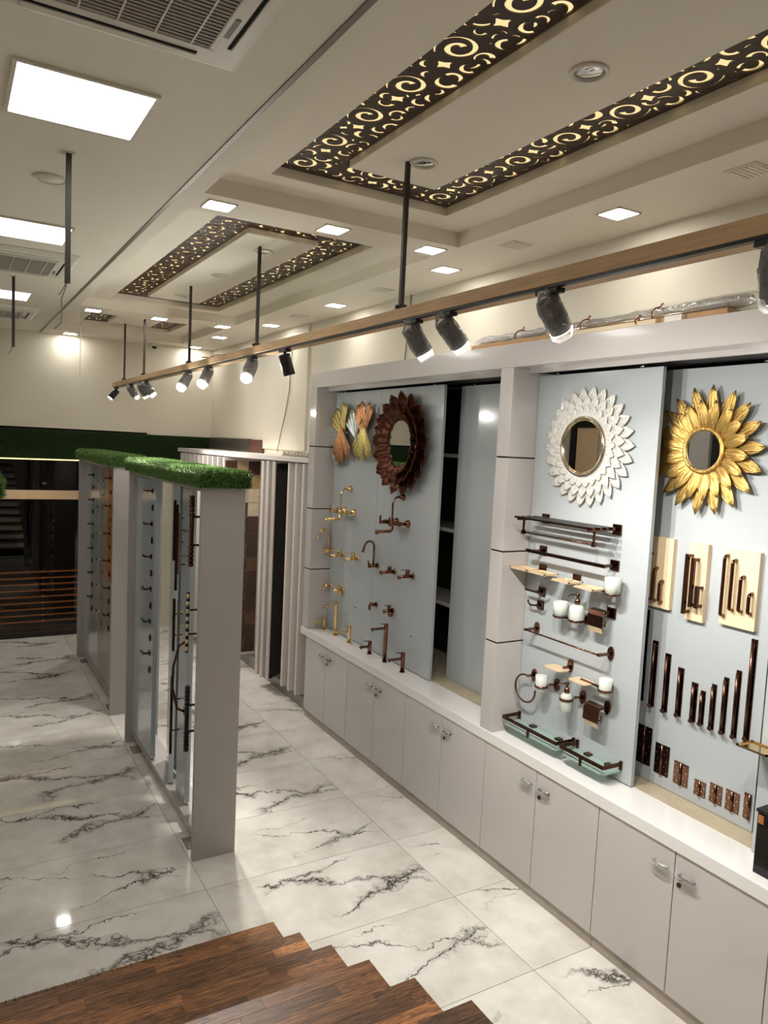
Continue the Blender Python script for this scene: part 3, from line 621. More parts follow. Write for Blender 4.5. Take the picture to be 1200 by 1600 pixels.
# gold flower mirror
Y_, Z_ = 2.016, 2.199
t = thing('gold_flower_mirror', 'small round wall mirror framed by long carved gold petals', 'mirror', (XB, Y_, Z_))
disc(t, 'backing', XB, Y_, Z_, .12, GOLDP, .014)
mg = petal_mesh('petal', GOLDP, .195, .056, .02, nv=5, groove=.0014, ridge=.5, tip=.7, base=.35); mg2 = petal_mesh('petal', GOLDP, .135, .052, .05, nv=5, groove=.0014, ridge=.5, tip=.7, base=.4)
ring_petals(t, mg, 18, .075, XB - .016, Y_, Z_, .1, .09, jt=.05); ring_petals(t, mg2, 18, .075, XB - .032, Y_, Z_, .27, .12, jt=.05)
disc(t, 'mirror_plate', XB - .036, Y_, Z_, .082, MIRROR, .010); ringpart(t, 'rim', XB - .046, Y_, Z_, .089, .0095, GOLDP)
# brown petal mirror
Y_, Z_ = 4.185, 2.178
t = thing('brown_petal_mirror', 'round wall mirror framed by cupped dark copper brown petals', 'mirror', (XP, Y_, Z_))
disc(t, 'backing', XP, Y_, Z_, .20, COPP, .014)
for n_, L_, W_, r_, x_, ti, of in ((17, .178, .128, .165, .040, .26, 0), (18, .135, .105, .152, .054, .50, .17), (22, .085, .070, .150, .064, .75, .05)):
    ring_petals(t, petal_mesh('petal', COPP, L_, W_, -.14, ridge=-.55, tip=.8, base=.45), n_, r_, XP - x_, Y_, Z_, of, ti, 0, .0025, .03)
disc(t, 'mirror_plate', XP - .0135, Y_, Z_, .152, MIRROR, .044); ringpart(t, 'rim', XP - .058, Y_, Z_, .153, .005, BRZ)
# ginkgo leaf wall art
t = thing('leaf_wall_art', 'metal wall art of overlapping gold, copper and silver ginkgo leaves', 'wall art', (XP, 4.92, 2.2))
def ginkgo(Y, Z, R, rot, op, material, x, notch=.35):
    mb = MB(); vs = []; na, nr = 28, 7
    for i in range(na + 1):
        u = i / na * 2 - 1; edge = R * (1 - .06 * abs(math.sin(u * 9))) * (1 - notch * math.exp(-(u / .10) ** 2)) * (1 - .25 * u ** 4)
        for j in range(nr + 1):
            q = .05 + .95 * j / nr; a = rot + u * op; rr = edge * q
            vs.append((XP - x - .012 * math.sin(q * 2.2) - .004 * math.cos(u * 26) * q - .02 * u * u * q, Y - rr * math.sin(a), Z + rr * math.cos(a)))
    fs = [(i * (nr + 1) + j, i * (nr + 1) + j + 1, (i + 1) * (nr + 1) + j + 1, (i + 1) * (nr + 1) + j) for i in range(na) for j in range(nr)]
    mb.add(vs, fs, True); o = part('leaf', mb, material, t, recalc=False); s_ = o.modifiers.new('thick', 'SOLIDIFY'); s_.thickness = .003
    part('stem', MB().tube([(XP - x - .012, Y, Z), (XP - .004, Y, Z - .02 * math.cos(rot))], .006, 6), material, o)
ginkgo(5.00, 2.19, .285, -.36, .68, G_GOLD, .036); ginkgo(5.00, 2.24, .31, -2.1, .8, G_SILVER, .03); ginkgo(5.06, 2.30, .30, 2.80, .62, G_COPPER, .044)
ginkgo(4.85, 2.19, .24, -.05, .75, G_SILVER, .024); ginkgo(4.715, 2.19, .285, .10, .62, G_COPPER, .032); ginkgo(4.69, 2.30, .265, 3.05, .75, G_GOLD, .046)

# ---------------------------------------------------------------- taps
def WT(X0, Y0, ZZ): return lambda o, u, z: (X0 - o, Y0 + u, ZZ + z)
def pillar_tap(nm, lab, X, Y, h, sl, material, r=.0135):
    T = WT(X, Y, ZCT); t = thing(nm, lab, 'tap', (X, Y, ZCT)); k = h / .09
    part('base_ring', MB(T).lathe([(r * 1.35, 0), (r * 1.3, .004), (r * 1.05, .006)], (0, 0, 0), (0, 0, 1), 20), material, t)
    part('body', MB(T).lathe([(r, .004), (r, h - .018), (r * 1.05, h - .016)], (0, 0, 0), (0, 0, 1), 20), material, t)
    zs = h - .045 if h < .2 else h - .035
    sp = part('spout', MB(T).box(.006, sl, -.0095, .0095, zs, zs + .015), material, t, bevel=.003)
    part('aerator', MB(T).cyl((sl - .011, 0, zs - .005), (sl - .011, 0, zs + .002), .007), BLK, sp)
    lv = part('lever', MB(T).lathe([(r * 1.05, h - .015), (r * 1.05, h - .002), (r * .9, h)], (0, 0, 0), (0, 0, 1), 20), material, t)
    part('lever_blade', MB(T).prism([(-.008, h - .002), (.026, h - .001), (.052, h + .004), (.052, h + .007), (.02, h + .004), (-.008, h + .003)], -.007, .007, 'y'), material, lv, bevel=.001)
def bib_tap(lab, Y, Z, material, knob='cyl'):
    T = WT(XP, Y, Z); t = thing('bib_tap', lab, 'tap', (XP, Y, Z))
    part('flange', MB(T).lathe([(.021, 0), (.020, .006), (.012, .012)], (0, 0, 0), (1, 0, 0), 20), material, t)
    part('body', MB(T).cyl((.006, 0, 0), (.112, 0, 0), .0115), material, t)
    part('nozzle', MB(T).cyl((.103, 0, .004), (.103, 0, -.016), .0095), material, t)
    kn = part('knob', MB(T).lathe([(.013, .006), (.0145, .012), (.0145, .036), (.012, .039)], (.042, 0, 0), (0, 0, 1), 18), material, t)
    if knob == 'lever': part('lever_blade', MB(T).prism([(.03, .039), (.09, .043), (.09, .047), (.03, .044)], -.006, .006, 'y'), material, kn)
def angle_cock(lab, Y, Z, material, two):
    T = WT(XP, Y, Z); t = thing('angle_valve', lab, 'valve', (XP, Y, Z))
    part('flange', MB(T).lathe([(.020, 0), (.019, .005), (.012, .010)], (0, 0, 0), (1, 0, 0), 20), material, t)
    part('body', MB(T).cyl((.006, 0, 0), (.055 if not two else .07, 0, 0), .0115), material, t)
    if not two:
        part('outlet', MB(T).tube([(.05, 0, .0), (.055, 0, -.004), (.056, 0, -.034)], .010, 12), material, t); part('cap', MB(T).cyl((.012, 0, .0), (.05, 0, .012), .009), material, t)
    else:
        part('outlet', MB(T).cyl((.068, 0, .003), (.068, 0, -.014), .009), material, t); part('knob', MB(T).lathe([(.012, .006), (.013, .03), (.012, .034)], (.03, 0, 0), (0, 0, 1), 16), material, t)
        part('lower_knob', MB(T).lathe([(.014, -.008), (.018, -.016), (.016, -.036), (.01, -.040)], (.022, -.006, 0), (0, 0, 1), 16), material, t); part('lever_blade', MB(T).prism([(.02, .034), (.07, .038), (.07, .041), (.02, .038)], -.005, .005, 'y'), material, t)
def swan_tap(lab, Y, Z, material):
    T = WT(XP, Y, Z); t = thing('swan_neck_tap', lab, 'tap', (XP, Y, Z))
    part('flange', MB(T).lathe([(.022, 0), (.021, .006), (.014, .011)], (0, 0, 0), (1, 0, 0), 20), material, t)
    part('body', MB(T).cyl((.008, 0, 0), (.062, 0, 0), .014), material, t)
    arc = [(.035, 0, .01), (.035, 0, .13)] + [(.073 - .038 * math.cos(a), 0, .135 + .038 * math.sin(a)) for a in np.linspace(.2, math.pi * .82, 9)] + [(.122, 0, .108)]
    nk = part('neck', MB(T).tube(arc, .0075, 12), material, t)
    part('aerator', MB(T).cyl((.118, 0, .118), (.126, 0, .096), .0095), material, nk)
    part('lever', MB(T).lathe([(.016, .062), (.018, .068), (.012, .072)], (0, 0, 0), (1, 0, 0), 16), material, t); part('lever_blade', MB(T).prism([(.066, -.01), (.073, -.01), (.080, .035), (.073, .035)], -.007, .007, 'y'), material, t)
def wall_mixer(lab, Y, Z, material):
    T = WT(XP, Y, Z); t = thing('wall_mixer_tap', lab, 'tap', (XP, Y, Z))
    for u in (-.073, .073):
        part('flange', MB(T).lathe([(.027, 0), (.024, .010), (.013, .028)], (0, u, 0), (1, 0, 0), 22), material, t); part('inlet', MB(T).cyl((.02, u, 0), (.075, u, 0), .011), material, t)
    part('body', MB(T).cyl((.075, -.09, 0), (.075, .09, 0), .016), material, t)
    part('upper_flange', MB(T).lathe([(.025, 0), (.022, .010), (.010, .030)], (0, 0, .17), (1, 0, 0), 22), material, t)
    part('bend_pipe', MB(T).tube([(.025, 0, .17), (.055, 0, .168), (.072, 0, .155), (.080, 0, .13), (.080, 0, .01)], .0065, 10), material, t)
    part('spout', MB(T).tube([(.08, 0, -.005), (.08, 0, -.045), (.09, 0, -.055), (.20, 0, -.057)], .011, 10), material, t); part('aerator', MB(T).cyl((.193, 0, -.05), (.193, 0, -.074), .0105), material, t)
    for u in (-.06, .06):
        part('handle', MB(T).lathe([(.013, .085), (.015, .10), (.011, .125), (.013, .135)], (0, u, 0), (1, 0, 0), 16), material, t); part('handle_blade', MB(T).box(.132, .140, u - .007, u + .007, -.012, .045), material, t, bevel=.002)
for fin, M_, dy in (('polished gold', GOLD, 0), ('dark rose bronze', ROSE, -.749)):
    pos = 'left board' if dy == 0 else ''
    wall_mixer(f'{fin} two-handle wall mixer tap with overhead bend pipe', 4.945 + dy, 1.656, M_)
    swan_tap(f'{fin} swan neck wall tap on the grey panel', 5.215 + dy + (.03 if dy else 0), 1.321, M_)
    bib_tap(f'{fin} long bib tap with round knob beside the swan neck tap', 5.012 + dy, 1.316, M_); bib_tap(f'{fin} short bib tap with flat lever blade', 4.783 + dy, 1.325, M_, 'lever')
    angle_cock(f'{fin} single angle valve on the grey panel', 5.215 + dy + (.02 if dy else 0), 1.045, M_, False); angle_cock(f'{fin} two-way angle valve on the grey panel', 5.012 + dy, 1.050, M_, True)
    pillar_tap('pillar_tap', f'{fin} shortest pillar tap standing on the white worktop', 2.56, 5.205 + dy + (.01 if dy else 0), .092, .080, M_); pillar_tap('tall_basin_tap', f'{fin} tall basin mixer tap standing on the white worktop', 2.56, 5.006 + dy, .262, .115, M_, .0145); pillar_tap('basin_tap', f'{fin} medium basin tap standing on the white worktop', 2.553, 4.765 + dy, .128, .112, M_, .0145)
for y, z in ((4.79, .96), (4.02, .93)):
    solo('screw_plug', MB().lathe([(.006, 0), (.005, .003)], (XP, y, z), (-1, 0, 0), 10), BLK, 'tiny black screw plug in the grey panel below the ' + ('gold' if y > 4.5 else 'bronze') + ' bib taps', 'plug', org=(XP, y, z))

# ---------------------------------------------------------------- bathroom accessories on the grey panel
def sqfl(t, T, u, z, r=.024): return part('wall_plate', MB(T).box(0, .010, u - r, u + r, z - r, z + r), BRZ, t, bevel=.0015)
def ovfl(t, T, u, z):
    return part('wall_plate', MB(T).prism([(u + .017 * math.cos(a), z + .032 * math.sin(a) if abs(math.sin(a)) > 0 else z) for a in np.linspace(0, 2 * math.pi, 21)[:-1]], 0, .010, 'x'), ROSE, t)
Y0, ZZ = 2.592, 1.83
T = WT(XP, Y0, ZZ); t = thing('towel_rack', 'dark bronze towel shelf rack of flat rails with hanging bar below', 'towel rack', (XP, Y0, ZZ))
for u in (-.234, .234): sqfl(t, T, u, 0); part('arm', MB(T).box(.01, .185, u - .006, u + .006, -.006, .006), BRZ, t); part('drop_arm', MB(T).box(.142, .150, u - .004, u + .004, -.062, -.006), BRZ, t); part('bar_socket', MB(T).box(.138, .154, u - .008, u + .008, -.075, -.055), BRZ, t)
for o in (.055, .095, .135, .178): part('rail', MB(T).box(o - .008, o + .008, -.26, .26, .003, .013), BRZ, t)
part('hanging_bar', MB(T).cyl((.146, -.234, -.065), (.146, .234, -.065), .004), BRZ, t)
T = WT(XP, 2.593, 1.668); t = thing('towel_bar', 'dark bronze square towel bar with flat rail below the towel rack', 'towel bar', (XP, 2.593, 1.668))
for u in (-.236, .236): sqfl(t, T, u, 0); part('arm', MB(T).box(.01, .09, u - .006, u + .006, -.006, .006), BRZ, t)
part('rail', MB(T).box(.082, .092, -.255, .27, -.008, .008), BRZ, t)
def dish_sq(t, T, o, u, z, mt=BRASSY, w_=.062, d_=.046):
    part('soap_dish', MB(T).prism([(o - d_, u - w_), (o + d_, u - w_), (o + d_, u + w_), (o - d_, u + w_)], z - .003, z).box(o - d_, o + d_, u - w_, u - w_ + .008, z, z + .005).box(o - d_, o + d_, u + w_ - .008, u + w_, z, z + .005).box(o - d_, o - d_ + .008, u - w_, u + w_, z, z + .005).box(o + d_ - .008, o + d_, u - w_, u + w_, z, z + .005), mt, t)
T = WT(XP, 2.823, 1.573); t = thing('soap_dish_holder', 'bronze holder with two square gold soap dishes beside the column', 'soap dish', (XP, 2.823, 1.573)); sqfl(t, T, 0, 0); part('arm', MB(T).box(.01, .06, -.005, .005, -.012, -.006), BRZ, t); part('cross_bar', MB(T).box(.052, .06, -.07, .09, -.012, -.007), BRZ, t); dish_sq(t, T, .075, .056, -.004); dish_sq(t, T, .075, -.078, -.004)
T = WT(XP, 2.584, 1.564); t = thing('soap_dish_holder', 'bronze holder with one square gold soap dish beneath the towel bar', 'soap dish', (XP, 2.584, 1.564)); sqfl(t, T, 0, 0); part('arm', MB(T).box(.01, .06, -.005, .005, -.012, -.006), BRZ, t); dish_sq(t, T, .07, 0, -.006)
def tumbler(t, T, o, u, z, sq, h=.082):
    r = .031
    if sq:
        part('tumbler', MB(T).lathe([(r * 1.0, 0), (r * 1.22, h), (r * 1.12, h), (r * .9, .006)], (o, u, z), (0, 0, 1), 8), FROST, t); part('holder_ring', MB(T).lathe([(r * 1.12, .004), (r * 1.16, .012), (r * 1.04, .012), (r * 1.0, .004)], (o, u, z), (0, 0, 1), 8), BRZ, t)
    else:
        part('tumbler', MB(T).lathe([(r * .72, -.028), (r * .85, -.02), (r * .98, h - .03), (r * .9, h - .03), (r * .75, -.018)], (o, u, z), (0, 0, 1), 24), FROST, t); part('holder_ring', MB(T).lathe([(r * 1.0, -.005), (r * 1.1, -.005), (r * 1.1, .005), (r * 1.0, .005)], (o, u, z), (0, 0, 1), 24), ROSE, t)
def dispenser(t, T, o, u, z, sq):
    r = .030; m_ = BRZ if sq else ROSE
    if sq: part('bottle', MB(T).lathe([(r * 1.05, 0), (r * 1.2, .004), (r * 1.2, .07), (r * .9, .082), (r * .5, .086)], (o, u, z), (0, 0, 1), 8), FROST, t); part('holder_ring', MB(T).lathe([(r * 1.2, .006), (r * 1.3, .006), (r * 1.3, .016), (r * 1.2, .016)], (o, u, z), (0, 0, 1), 8), m_, t); zz = .086
    else: part('bottle', MB(T).lathe([(r * .75, -.06), (r * .95, -.055), (r * .98, .0), (r * .9, .016), (r * .5, .03)], (o, u, z), (0, 0, 1), 24), FROST, t); part('holder_ring', MB(T).lathe([(r * 1.0, -.006), (r * 1.1, -.006), (r * 1.1, .006), (r * 1.0, .006)], (o, u, z), (0, 0, 1), 24), m_, t); zz = .028
    p = part('pump', MB(T).lathe([(.013, zz), (.013, zz + .026), (.007, zz + .028), (.007, zz + .042), (.010, zz + .043), (.010, zz + .054)], (o, u, z), (0, 0, 1), 16), ROSE, t); part('nozzle', MB(T).tube([(o, u, z + zz + .048), (o + .03, u + .01, z + zz + .048), (o + .05, u + .016, z + zz + .038)], .003, 8), m_, p)
T = WT(XP, 2.36, 1.555); t = thing('soap_and_tumbler_holder', 'bronze holder with square gold soap dish and square frosted tumbler', 'tumbler holder', (XP, 2.36, 1.555)); sqfl(t, T, 0, 0, .02); part('arm', MB(T).box(.01, .065, -.005, .005, -.006, .0), BRZ, t); part('cross_bar', MB(T).box(.058, .066, -.02, .12, -.008, -.002), BRZ, t); dish_sq(t, T, .08, .065, 0); tumbler(t, T, .062, -.052, -.015, True)
T = WT(XP, 2.817, 1.460); t = thing('robe_hook', 'dark bronze square single robe hook bar', 'hook', (XP, 2.817, 1.46)); sqfl(t, T, 0, 0, .022); part('arm', MB(T).box(.01, .05, -.005, .005, -.006, .006), BRZ, t); part('hook_bar', MB(T).tube([(.05, .075, 0), (.05, -.055, 0), (.054, -.068, .012), (.056, -.074, .022)], .006, 8), BRZ, t)
T = WT(XP, 2.822, 1.389); t = thing('robe_hook', 'dark bronze robe hook with two upturned prongs', 'hook', (XP, 2.822, 1.389)); sqfl(t, T, 0, 0, .022); part('arm', MB(T).box(.01, .035, -.005, .005, -.005, .005), BRZ, t)
for s_ in (-1, 1): part('prong', MB(T).tube([(.035, 0, 0), (.04, s_ * .035, -.004), (.042, s_ * .05, .006), (.042, s_ * .055, .02)], .005, 8), BRZ, t)
T = WT(XP, 2.498, 1.385); t = thing('tumbler_and_dispenser_holder', 'bronze double holder with square frosted tumbler and soap dispenser bottle', 'soap dispenser', (XP, 2.498, 1.385)); sqfl(t, T, 0, 0, .02); part('arm', MB(T).box(.01, .06, -.005, .005, -.006, .004), BRZ, t); part('cross_bar', MB(T).box(.054, .062, -.01, .12, -.008, .0), BRZ, t); tumbler(t, T, .062, .122, -.012, True, .078); dispenser(t, T, .062, .015, -.012, True)
def paper_holder(T, loc, lab, sq):
    t = thing('toilet_roll_holder', lab, 'toilet roll holder', loc); (sqfl if sq else ovfl)(t, T, 0, 0)
    part('arm', MB(T).cyl((.008, 0, 0), (.05, 0, 0), .007), BRZ, t); part('hood', MB(T).prism([(.032, .012), (.062, .008), (.072, -.012), (.074, -.066), (.071, -.066), (.068, -.014), (.060, .003), (.032, .008)], -.012, .082, 'y'), BRZ if sq else ROSE, t, bevel=.001)
    part('roll_bar', MB(T).tube([(.05, -.008, -.03), (.05, -.008, -.055), (.05, .06, -.058), (.05, .075, -.055)], .004, 8), ROSE, t); part('lower_flap', MB(T).prism([(.070, -.066), (.073, -.066), (.060, -.092), (.057, -.092)], -.004, .074, 'y'), BRASSY, t)
paper_holder(WT(XP, 2.355, 1.450), (XP, 2.355, 1.45), 'bronze hooded toilet roll holder on a square wall plate', True); paper_holder(WT(XP, 2.338, 1.014), (XP, 2.338, 1.014), 'bronze hooded toilet roll holder on an oval wall plate', False)
T = WT(XP, 2.590, 1.266); t = thing('towel_bar', 'thin rose bronze towel bar on oval wall plates', 'towel bar', (XP, 2.59, 1.266))
for u in (-.248, .248): ovfl(t, T, u, 0); part('arm', MB(T).box(.01, .085, u - .007, u + .007, -.007, .005), ROSE, t)
part('bar', MB(T).cyl((.08, -.25, -.002), (.08, .25, -.002), .0045), ROSE, t)
def dish_rd(t, T, o, u, z): part('soap_dish', MB(T).prism([(o + .042 * (abs(math.cos(a)) ** .5) * math.copysign(1, math.cos(a)), u + .058 * (abs(math.sin(a)) ** .5) * math.copysign(1, math.sin(a))) for a in np.linspace(0, 2 * math.pi, 29)[:-1]], z - .004, z + .002), BRASSY, t, bevel=.001)
T = WT(XP, 2.586, 1.14); t = thing('soap_dish_holder', 'small rounded gold soap dish on an oval bronze wall plate', 'soap dish', (XP, 2.586, 1.14)); ovfl(t, T, 0, 0); part('arm', MB(T).box(.01, .05, -.006, .006, -.012, .0), ROSE, t); dish_rd(t, T, .065, .028, -.012)
T = WT(XP, 2.335, 1.118); t = thing('soap_and_tumbler_holder', 'bronze holder with rounded soap dish and round frosted tumbler', 'tumbler holder', (XP, 2.335, 1.118)); ovfl(t, T, 0, 0); part('arm', MB(T).box(.01, .06, -.006, .006, -.006, .004), ROSE, t); part('cross_bar', MB(T).box(.055, .064, -.0, .125, -.006, .004), ROSE, t); dish_rd(t, T, .068, .11, -.004); tumbler(t, T, .062, -.028, -.006, False)
T = WT(XP, 2.834, 1.022); t = thing('towel_ring', 'open rose bronze towel ring on an oval wall plate', 'towel ring', (XP, 2.834, 1.022)); ovfl(t, T, 0, 0); part('arm', MB(T).cyl((.008, 0, 0), (.05, 0, 0), .007), ROSE, t); part('ring', MB(T).tube([(.05, .075 * math.sin(a) + .012, -.068 + .070 * math.cos(a)) for a in np.linspace(0, math.pi * 1.55, 26)], .005, 8), ROSE, t)
T = WT(XP, 2.668, 1.020); t = thing('tumbler_holder', 'round frosted tumbler in a single bronze ring holder', 'tumbler holder', (XP, 2.668, 1.02)); ovfl(t, T, 0, 0); part('arm', MB(T).cyl((.008, 0, 0), (.04, .02, 0), .006), ROSE, t); tumbler(t, T, .066, .045, -.012, False)
T = WT(XP, 2.492, 1.014); t = thing('soap_dispenser_holder', 'round frosted soap dispenser bottle in a bronze ring holder', 'soap dispenser', (XP, 2.492, 1.014)); ovfl(t, T, 0, 0); part('arm', MB(T).cyl((.008, 0, 0), (.04, .02, -.005), .006), ROSE, t); dispenser(t, T, .066, .045, -.016, False)
def glass_shelf(yl, yr, lab):
    yc = (yl + yr) / 2; hw = (yl - yr) / 2; T = WT(XP, yc, .775); t = thing('glass_shelf', lab, 'shelf', (XP, yc, .775)); d = .118
    part('glass_plate', MB(T).prism([(.004, -hw), (d - .02, -hw), (d, -hw + .02), (d, hw - .02), (d - .02, hw), (.004, hw)], -.024, -.017), AQUA, t)
    part('guard_rail', MB(T).box(0, d + .003, hw - .003, hw + .003, .004, .022).box(0, d + .003, -hw - .003, -hw + .003, .004, .022).box(d - .003, d + .003, -hw, hw, .004, .022), BRZ, t, bevel=.001)
    part('front_clip', MB(T).box(d - .002, d + .006, -.006, .006, -.028, .006), BRZ, t)
    for u in (-hw * .55, hw * .4): part('wall_clip', MB(T).box(0, .03, u - .016, u + .016, -.030, -.008), BRZ, t, bevel=.001)
    for u in (-hw, hw): part('wall_post', MB(T).box(0, .012, u - .006, u + .006, -.014, .026), BRZ, t)
glass_shelf(2.925, 2.530, 'longer green glass shelf with bronze guard rail beside the column'); glass_shelf(2.504, 2.236, 'shorter green glass shelf with bronze guard rail near the panel edge')

# ---------------------------------------------------------------- handle boards, bolts, hinges on the set-back panel
def hboard(y0, y1, z0, z1, lab, hs, kind):
    t = thing('handle_board', lab, 'sample board', (XB, (y0 + y1) / 2, z0)); xf = XB - .022
    part('board', B(xf, XB, y0, y1, z0, z1), PINEB, t, bevel=.001)
    for y, za, zb in hs:
        if kind == 'tube':
            n_ = 6; r = .022
            pts = [(xf, y, zb)] + [(xf - r * math.sin(a), y, zb - r * (1 - math.cos(a)) * .6) for a in np.linspace(.3, math.pi / 2, n_)] + [(xf - r, y, za + .010)] + [(xf - r * math.cos(a), y, za + r * (1 - math.sin(a)) * 0 + .010 * (1 - a / 1.57)) for a in np.linspace(.3, math.pi / 2, 5)]
            part('pull_handle', MB().tube(pts, .0072, 10), ROSE, t)
        else:
            part('pull_handle', MB().box(xf - .040, xf - .026, y - .008, y + .008, za, zb).box(xf - .028, xf, y - .006, y + .006, za + .002, za + .014).box(xf - .028, xf, y - .006, y + .006, zb - .014, zb - .002), BRZ, t, bevel=.001)
hboard(2.140, 2.285, 1.50, 1.813, 'pine sample board with three arched cabinet pulls, partly behind the panel edge', [(2.249, 1.53, 1.735), (2.214, 1.53, 1.675), (2.180, 1.53, 1.622)], 'tube')
hboard(1.970, 2.060, 1.482, 1.812, 'narrow pine sample board with three dark flat bar pulls', [(2.040, 1.51, 1.765), (2.010, 1.545, 1.752), (1.982, 1.545, 1.638)], 'bar')
hboard(1.739, 1.895, 1.50, 1.811, 'wide pine sample board with four rounded D pulls of falling length', [(1.875, 1.535, 1.782), (1.838, 1.565, 1.768), (1.798, 1.567, 1.708), (1.758, 1.566, 1.648)], 'tube')
bolts = [(2.268, 1.056, 1.476, .030), (2.208, 1.046, 1.346, .030), (2.136, 1.045, 1.306, .030), (2.065, 1.05, 1.263, .030), (1.992, 1.05, 1.219, .030), (1.949, 1.052, 1.197, .022), (1.900, 1.05, 1.24, .022), (1.848, 1.051, 1.284, .022), (1.796, 1.053, 1.328, .022), (1.743, 1.063, 1.469, .026)]
bl = ['longest wide', 'second longest wide', 'third longest wide', 'fourth longest wide', 'shortest wide', 'shortest narrow', 'second shortest narrow', 'middle-length narrow', 'second longest narrow', 'longest narrow']
for (y, z0, z1, w_), l in zip(bolts, bl):
    t = thing('tower_bolt', f'dark polished bronze door tower bolt, {l} one of the row', 'door bolt', (XB, y, z0))
    part('plate', B(XB - .004, XB, y - w_ / 2, y + w_ / 2, z0, z1), BRZ, t); part('barrel', MB().cyl((XB - .012, y, z0 - .004), (XB - .012, y, z1 - .01), .007), BRZ, t)
    part('knob', MB().cyl((XB - .012, y, z0 + .012), (XB - .034, y - .012, z0 + .012), .006, .008), ROSE, t)
    for q in range(max(3, int((z1 - z0) / .055))):
        zq = z0 + .03 + q * (z1 - z0 - .05) / max(2, int((z1 - z0) / .055) - 1); part('screw', MB().cyl((XB - .004, y - w_ * .38, zq), (XB - .0055, y - w_ * .38, zq), .0025, seg=8), CHROME, t)
hin = [(2.175, 2.28, .768, .955, 'tallest'), (2.075, 2.178, .757, .905, 'second tallest'), (1.975, 2.074, .752, .862, 'third tallest'), (1.890, 1.965, .746, .822, 'smallest'), (1.814, 1.891, .747, .838, 'fourth tallest, beside the smallest'), (1.736, 1.818, .747, .842, 'between two of like size'), (1.690, 1.733, .747, .862, 'single-leaf')]
for y0, y1, z0, z1, l in hin:
    q_ = (y1 - y0) * .13; y0 += q_; y1 -= q_; z1 -= .008; z0 += .004
    t = thing('butt_hinge', f'bronze butt hinge with screws on the grey panel, {l} one', 'hinge', (XB, (y0 + y1) / 2, z0)); mid = (y0 + y1) / 2; dk = BRZ if z1 > .88 else ROSE
    ws = ((y0, mid - .006), (mid + .006, y1)) if 'single' not in l else ((y0 + .012, y1),)
    for a, b in ws:
        lf = part('leaf_plate', B(XB - .004, XB, a, b, z0, z1), dk, t, bevel=.001); ns = 4 if z1 - z0 < .12 else 5
        for q in range(ns): part('screw', MB().cyl((XB - .004, (a + b) / 2 + (.006 if q % 2 else -.006), z0 + (q + .5) * (z1 - z0) / ns), (XB - .006, (a + b) / 2 + (.006 if q % 2 else -.006), z0 + (q + .5) * (z1 - z0) / ns), .0035, seg=8), CHROME, lf)
    part('knuckle', MB().cyl((XB - .006, mid if 'single' not in l else y0 + .006, z0), (XB - .006, mid if 'single' not in l else y0 + .006, z1), .006), ROSE, t)
T = WT(XP, 1.50, 1.13); t = thing('soap_dish_holder', 'polished brass square soap dish on the panel nearest the stairs', 'soap dish', (XP, 1.50, 1.13)); part('wall_plate', MB(T).box(0, .01, -.024, .024, -.02, .028), GOLD, t); part('arm', MB(T).box(.01, .06, -.005, .005, -.006, 0), GOLD, t); dish_sq(t, T, .072, .062, -.002, GOLD, .06)
t = thing('black_glass_box', 'small black glossy display box standing on the worktop', 'display box', (2.53, 1.46, ZCT)); part('case', B(2.49, 2.585, 1.40, 1.515, ZCT, .925), BLACKM, t, bevel=.002); part('lid', B(2.486, 2.589, 1.396, 1.519, .925, .935), BLK, t); part('orange_sticker', B(2.4885, 2.49, 1.49, 1.51, .885, .915), ORANGE, t)

# ---------------------------------------------------------------- wrapped bundles on the header
ZH = 2.6935
def ties(t, ys, x, z, r, material=TWINE):
    for y in ys: part('tie', MB().tube([(x + r * math.cos(a), y + .004 * math.sin(3 * a), z + r * .8 * math.sin(a)) for a in np.linspace(0, 2 * math.pi, 15)[:-1]], .0035, 6, True), material, t); part('tie_end', MB().tube([(x, y, z + r * .8), (x - .01, y - .02, z + r * .8 + .012), (x - .02, y - .035, z + r * .8 + .006)], .003, 6), material, t)
t = thing('profile_bundle', 'long bundle of plastic-wrapped metal profiles and cardboard tied with twine', 'bundle', (2.53, 2.57, ZH + .03))
rn = random.Random(5)
for i, (x, z, r) in enumerate(((2.545, ZH + .050, .016), (2.522, ZH + .046, .014))):
    part('profile', MB().cyl((x, 1.78 + i * .05, z), (x, 3.37 - i * .06, z - .012), r * .8), CHROME, t)
pr = [(.018, 0)] + [(.025 + rn.uniform(-.004, .004), .03 + i * .05) for i in range(32)] + [(.012, 1.66)]
part('plastic_wrap', MB().lathe(pr, (2.532, 1.74, ZH + .055), (0, 1, -.004), 12, False, lambda j, k: rn.uniform(-.12, .12)), WRAP, t); ties(t, (2.15, 2.55, 3.0), 2.525, ZH + .042, .046)
part('cardboard_strip', B(2.475, 2.56, 1.80, 3.36, ZH, ZH + .026), CARD, t, bevel=.002)
t = thing('cream_profile_piece', 'short cream trim profiles tied with twine on the header', 'trim profile', (2.456, 2.38, ZH)); part('profile', MB().box(2.446, 2.468, 2.10, 2.62, ZH, ZH + .018), CREAMP, t, bevel=.001); part('offcut', MB().box(2.45, 2.472, 1.98, 2.06, ZH, ZH + .022), PANEL_W, t); ties(t, (2.2, 2.58), 2.457, ZH + .0175, .0155)
t = thing('profile_bundle', 'second wrapped profile bundle on the header nearest the stairs', 'bundle', (2.53, 1.2, ZH)); part('profile', MB().cyl((2.54, .75, ZH + .03), (2.54, 1.62, ZH + .03), .02), CHROME, t); part('plastic_wrap', MB().lathe([(.01, 0)] + [(.03 + rn.uniform(-.005, .004), .03 + i * .06) for i in range(15)] + [(.01, .93)], (2.54, .72, ZH + .032), (0, 1, 0), 12, False, lambda j, k: rn.uniform(-.12, .12)), WRAPL, t)

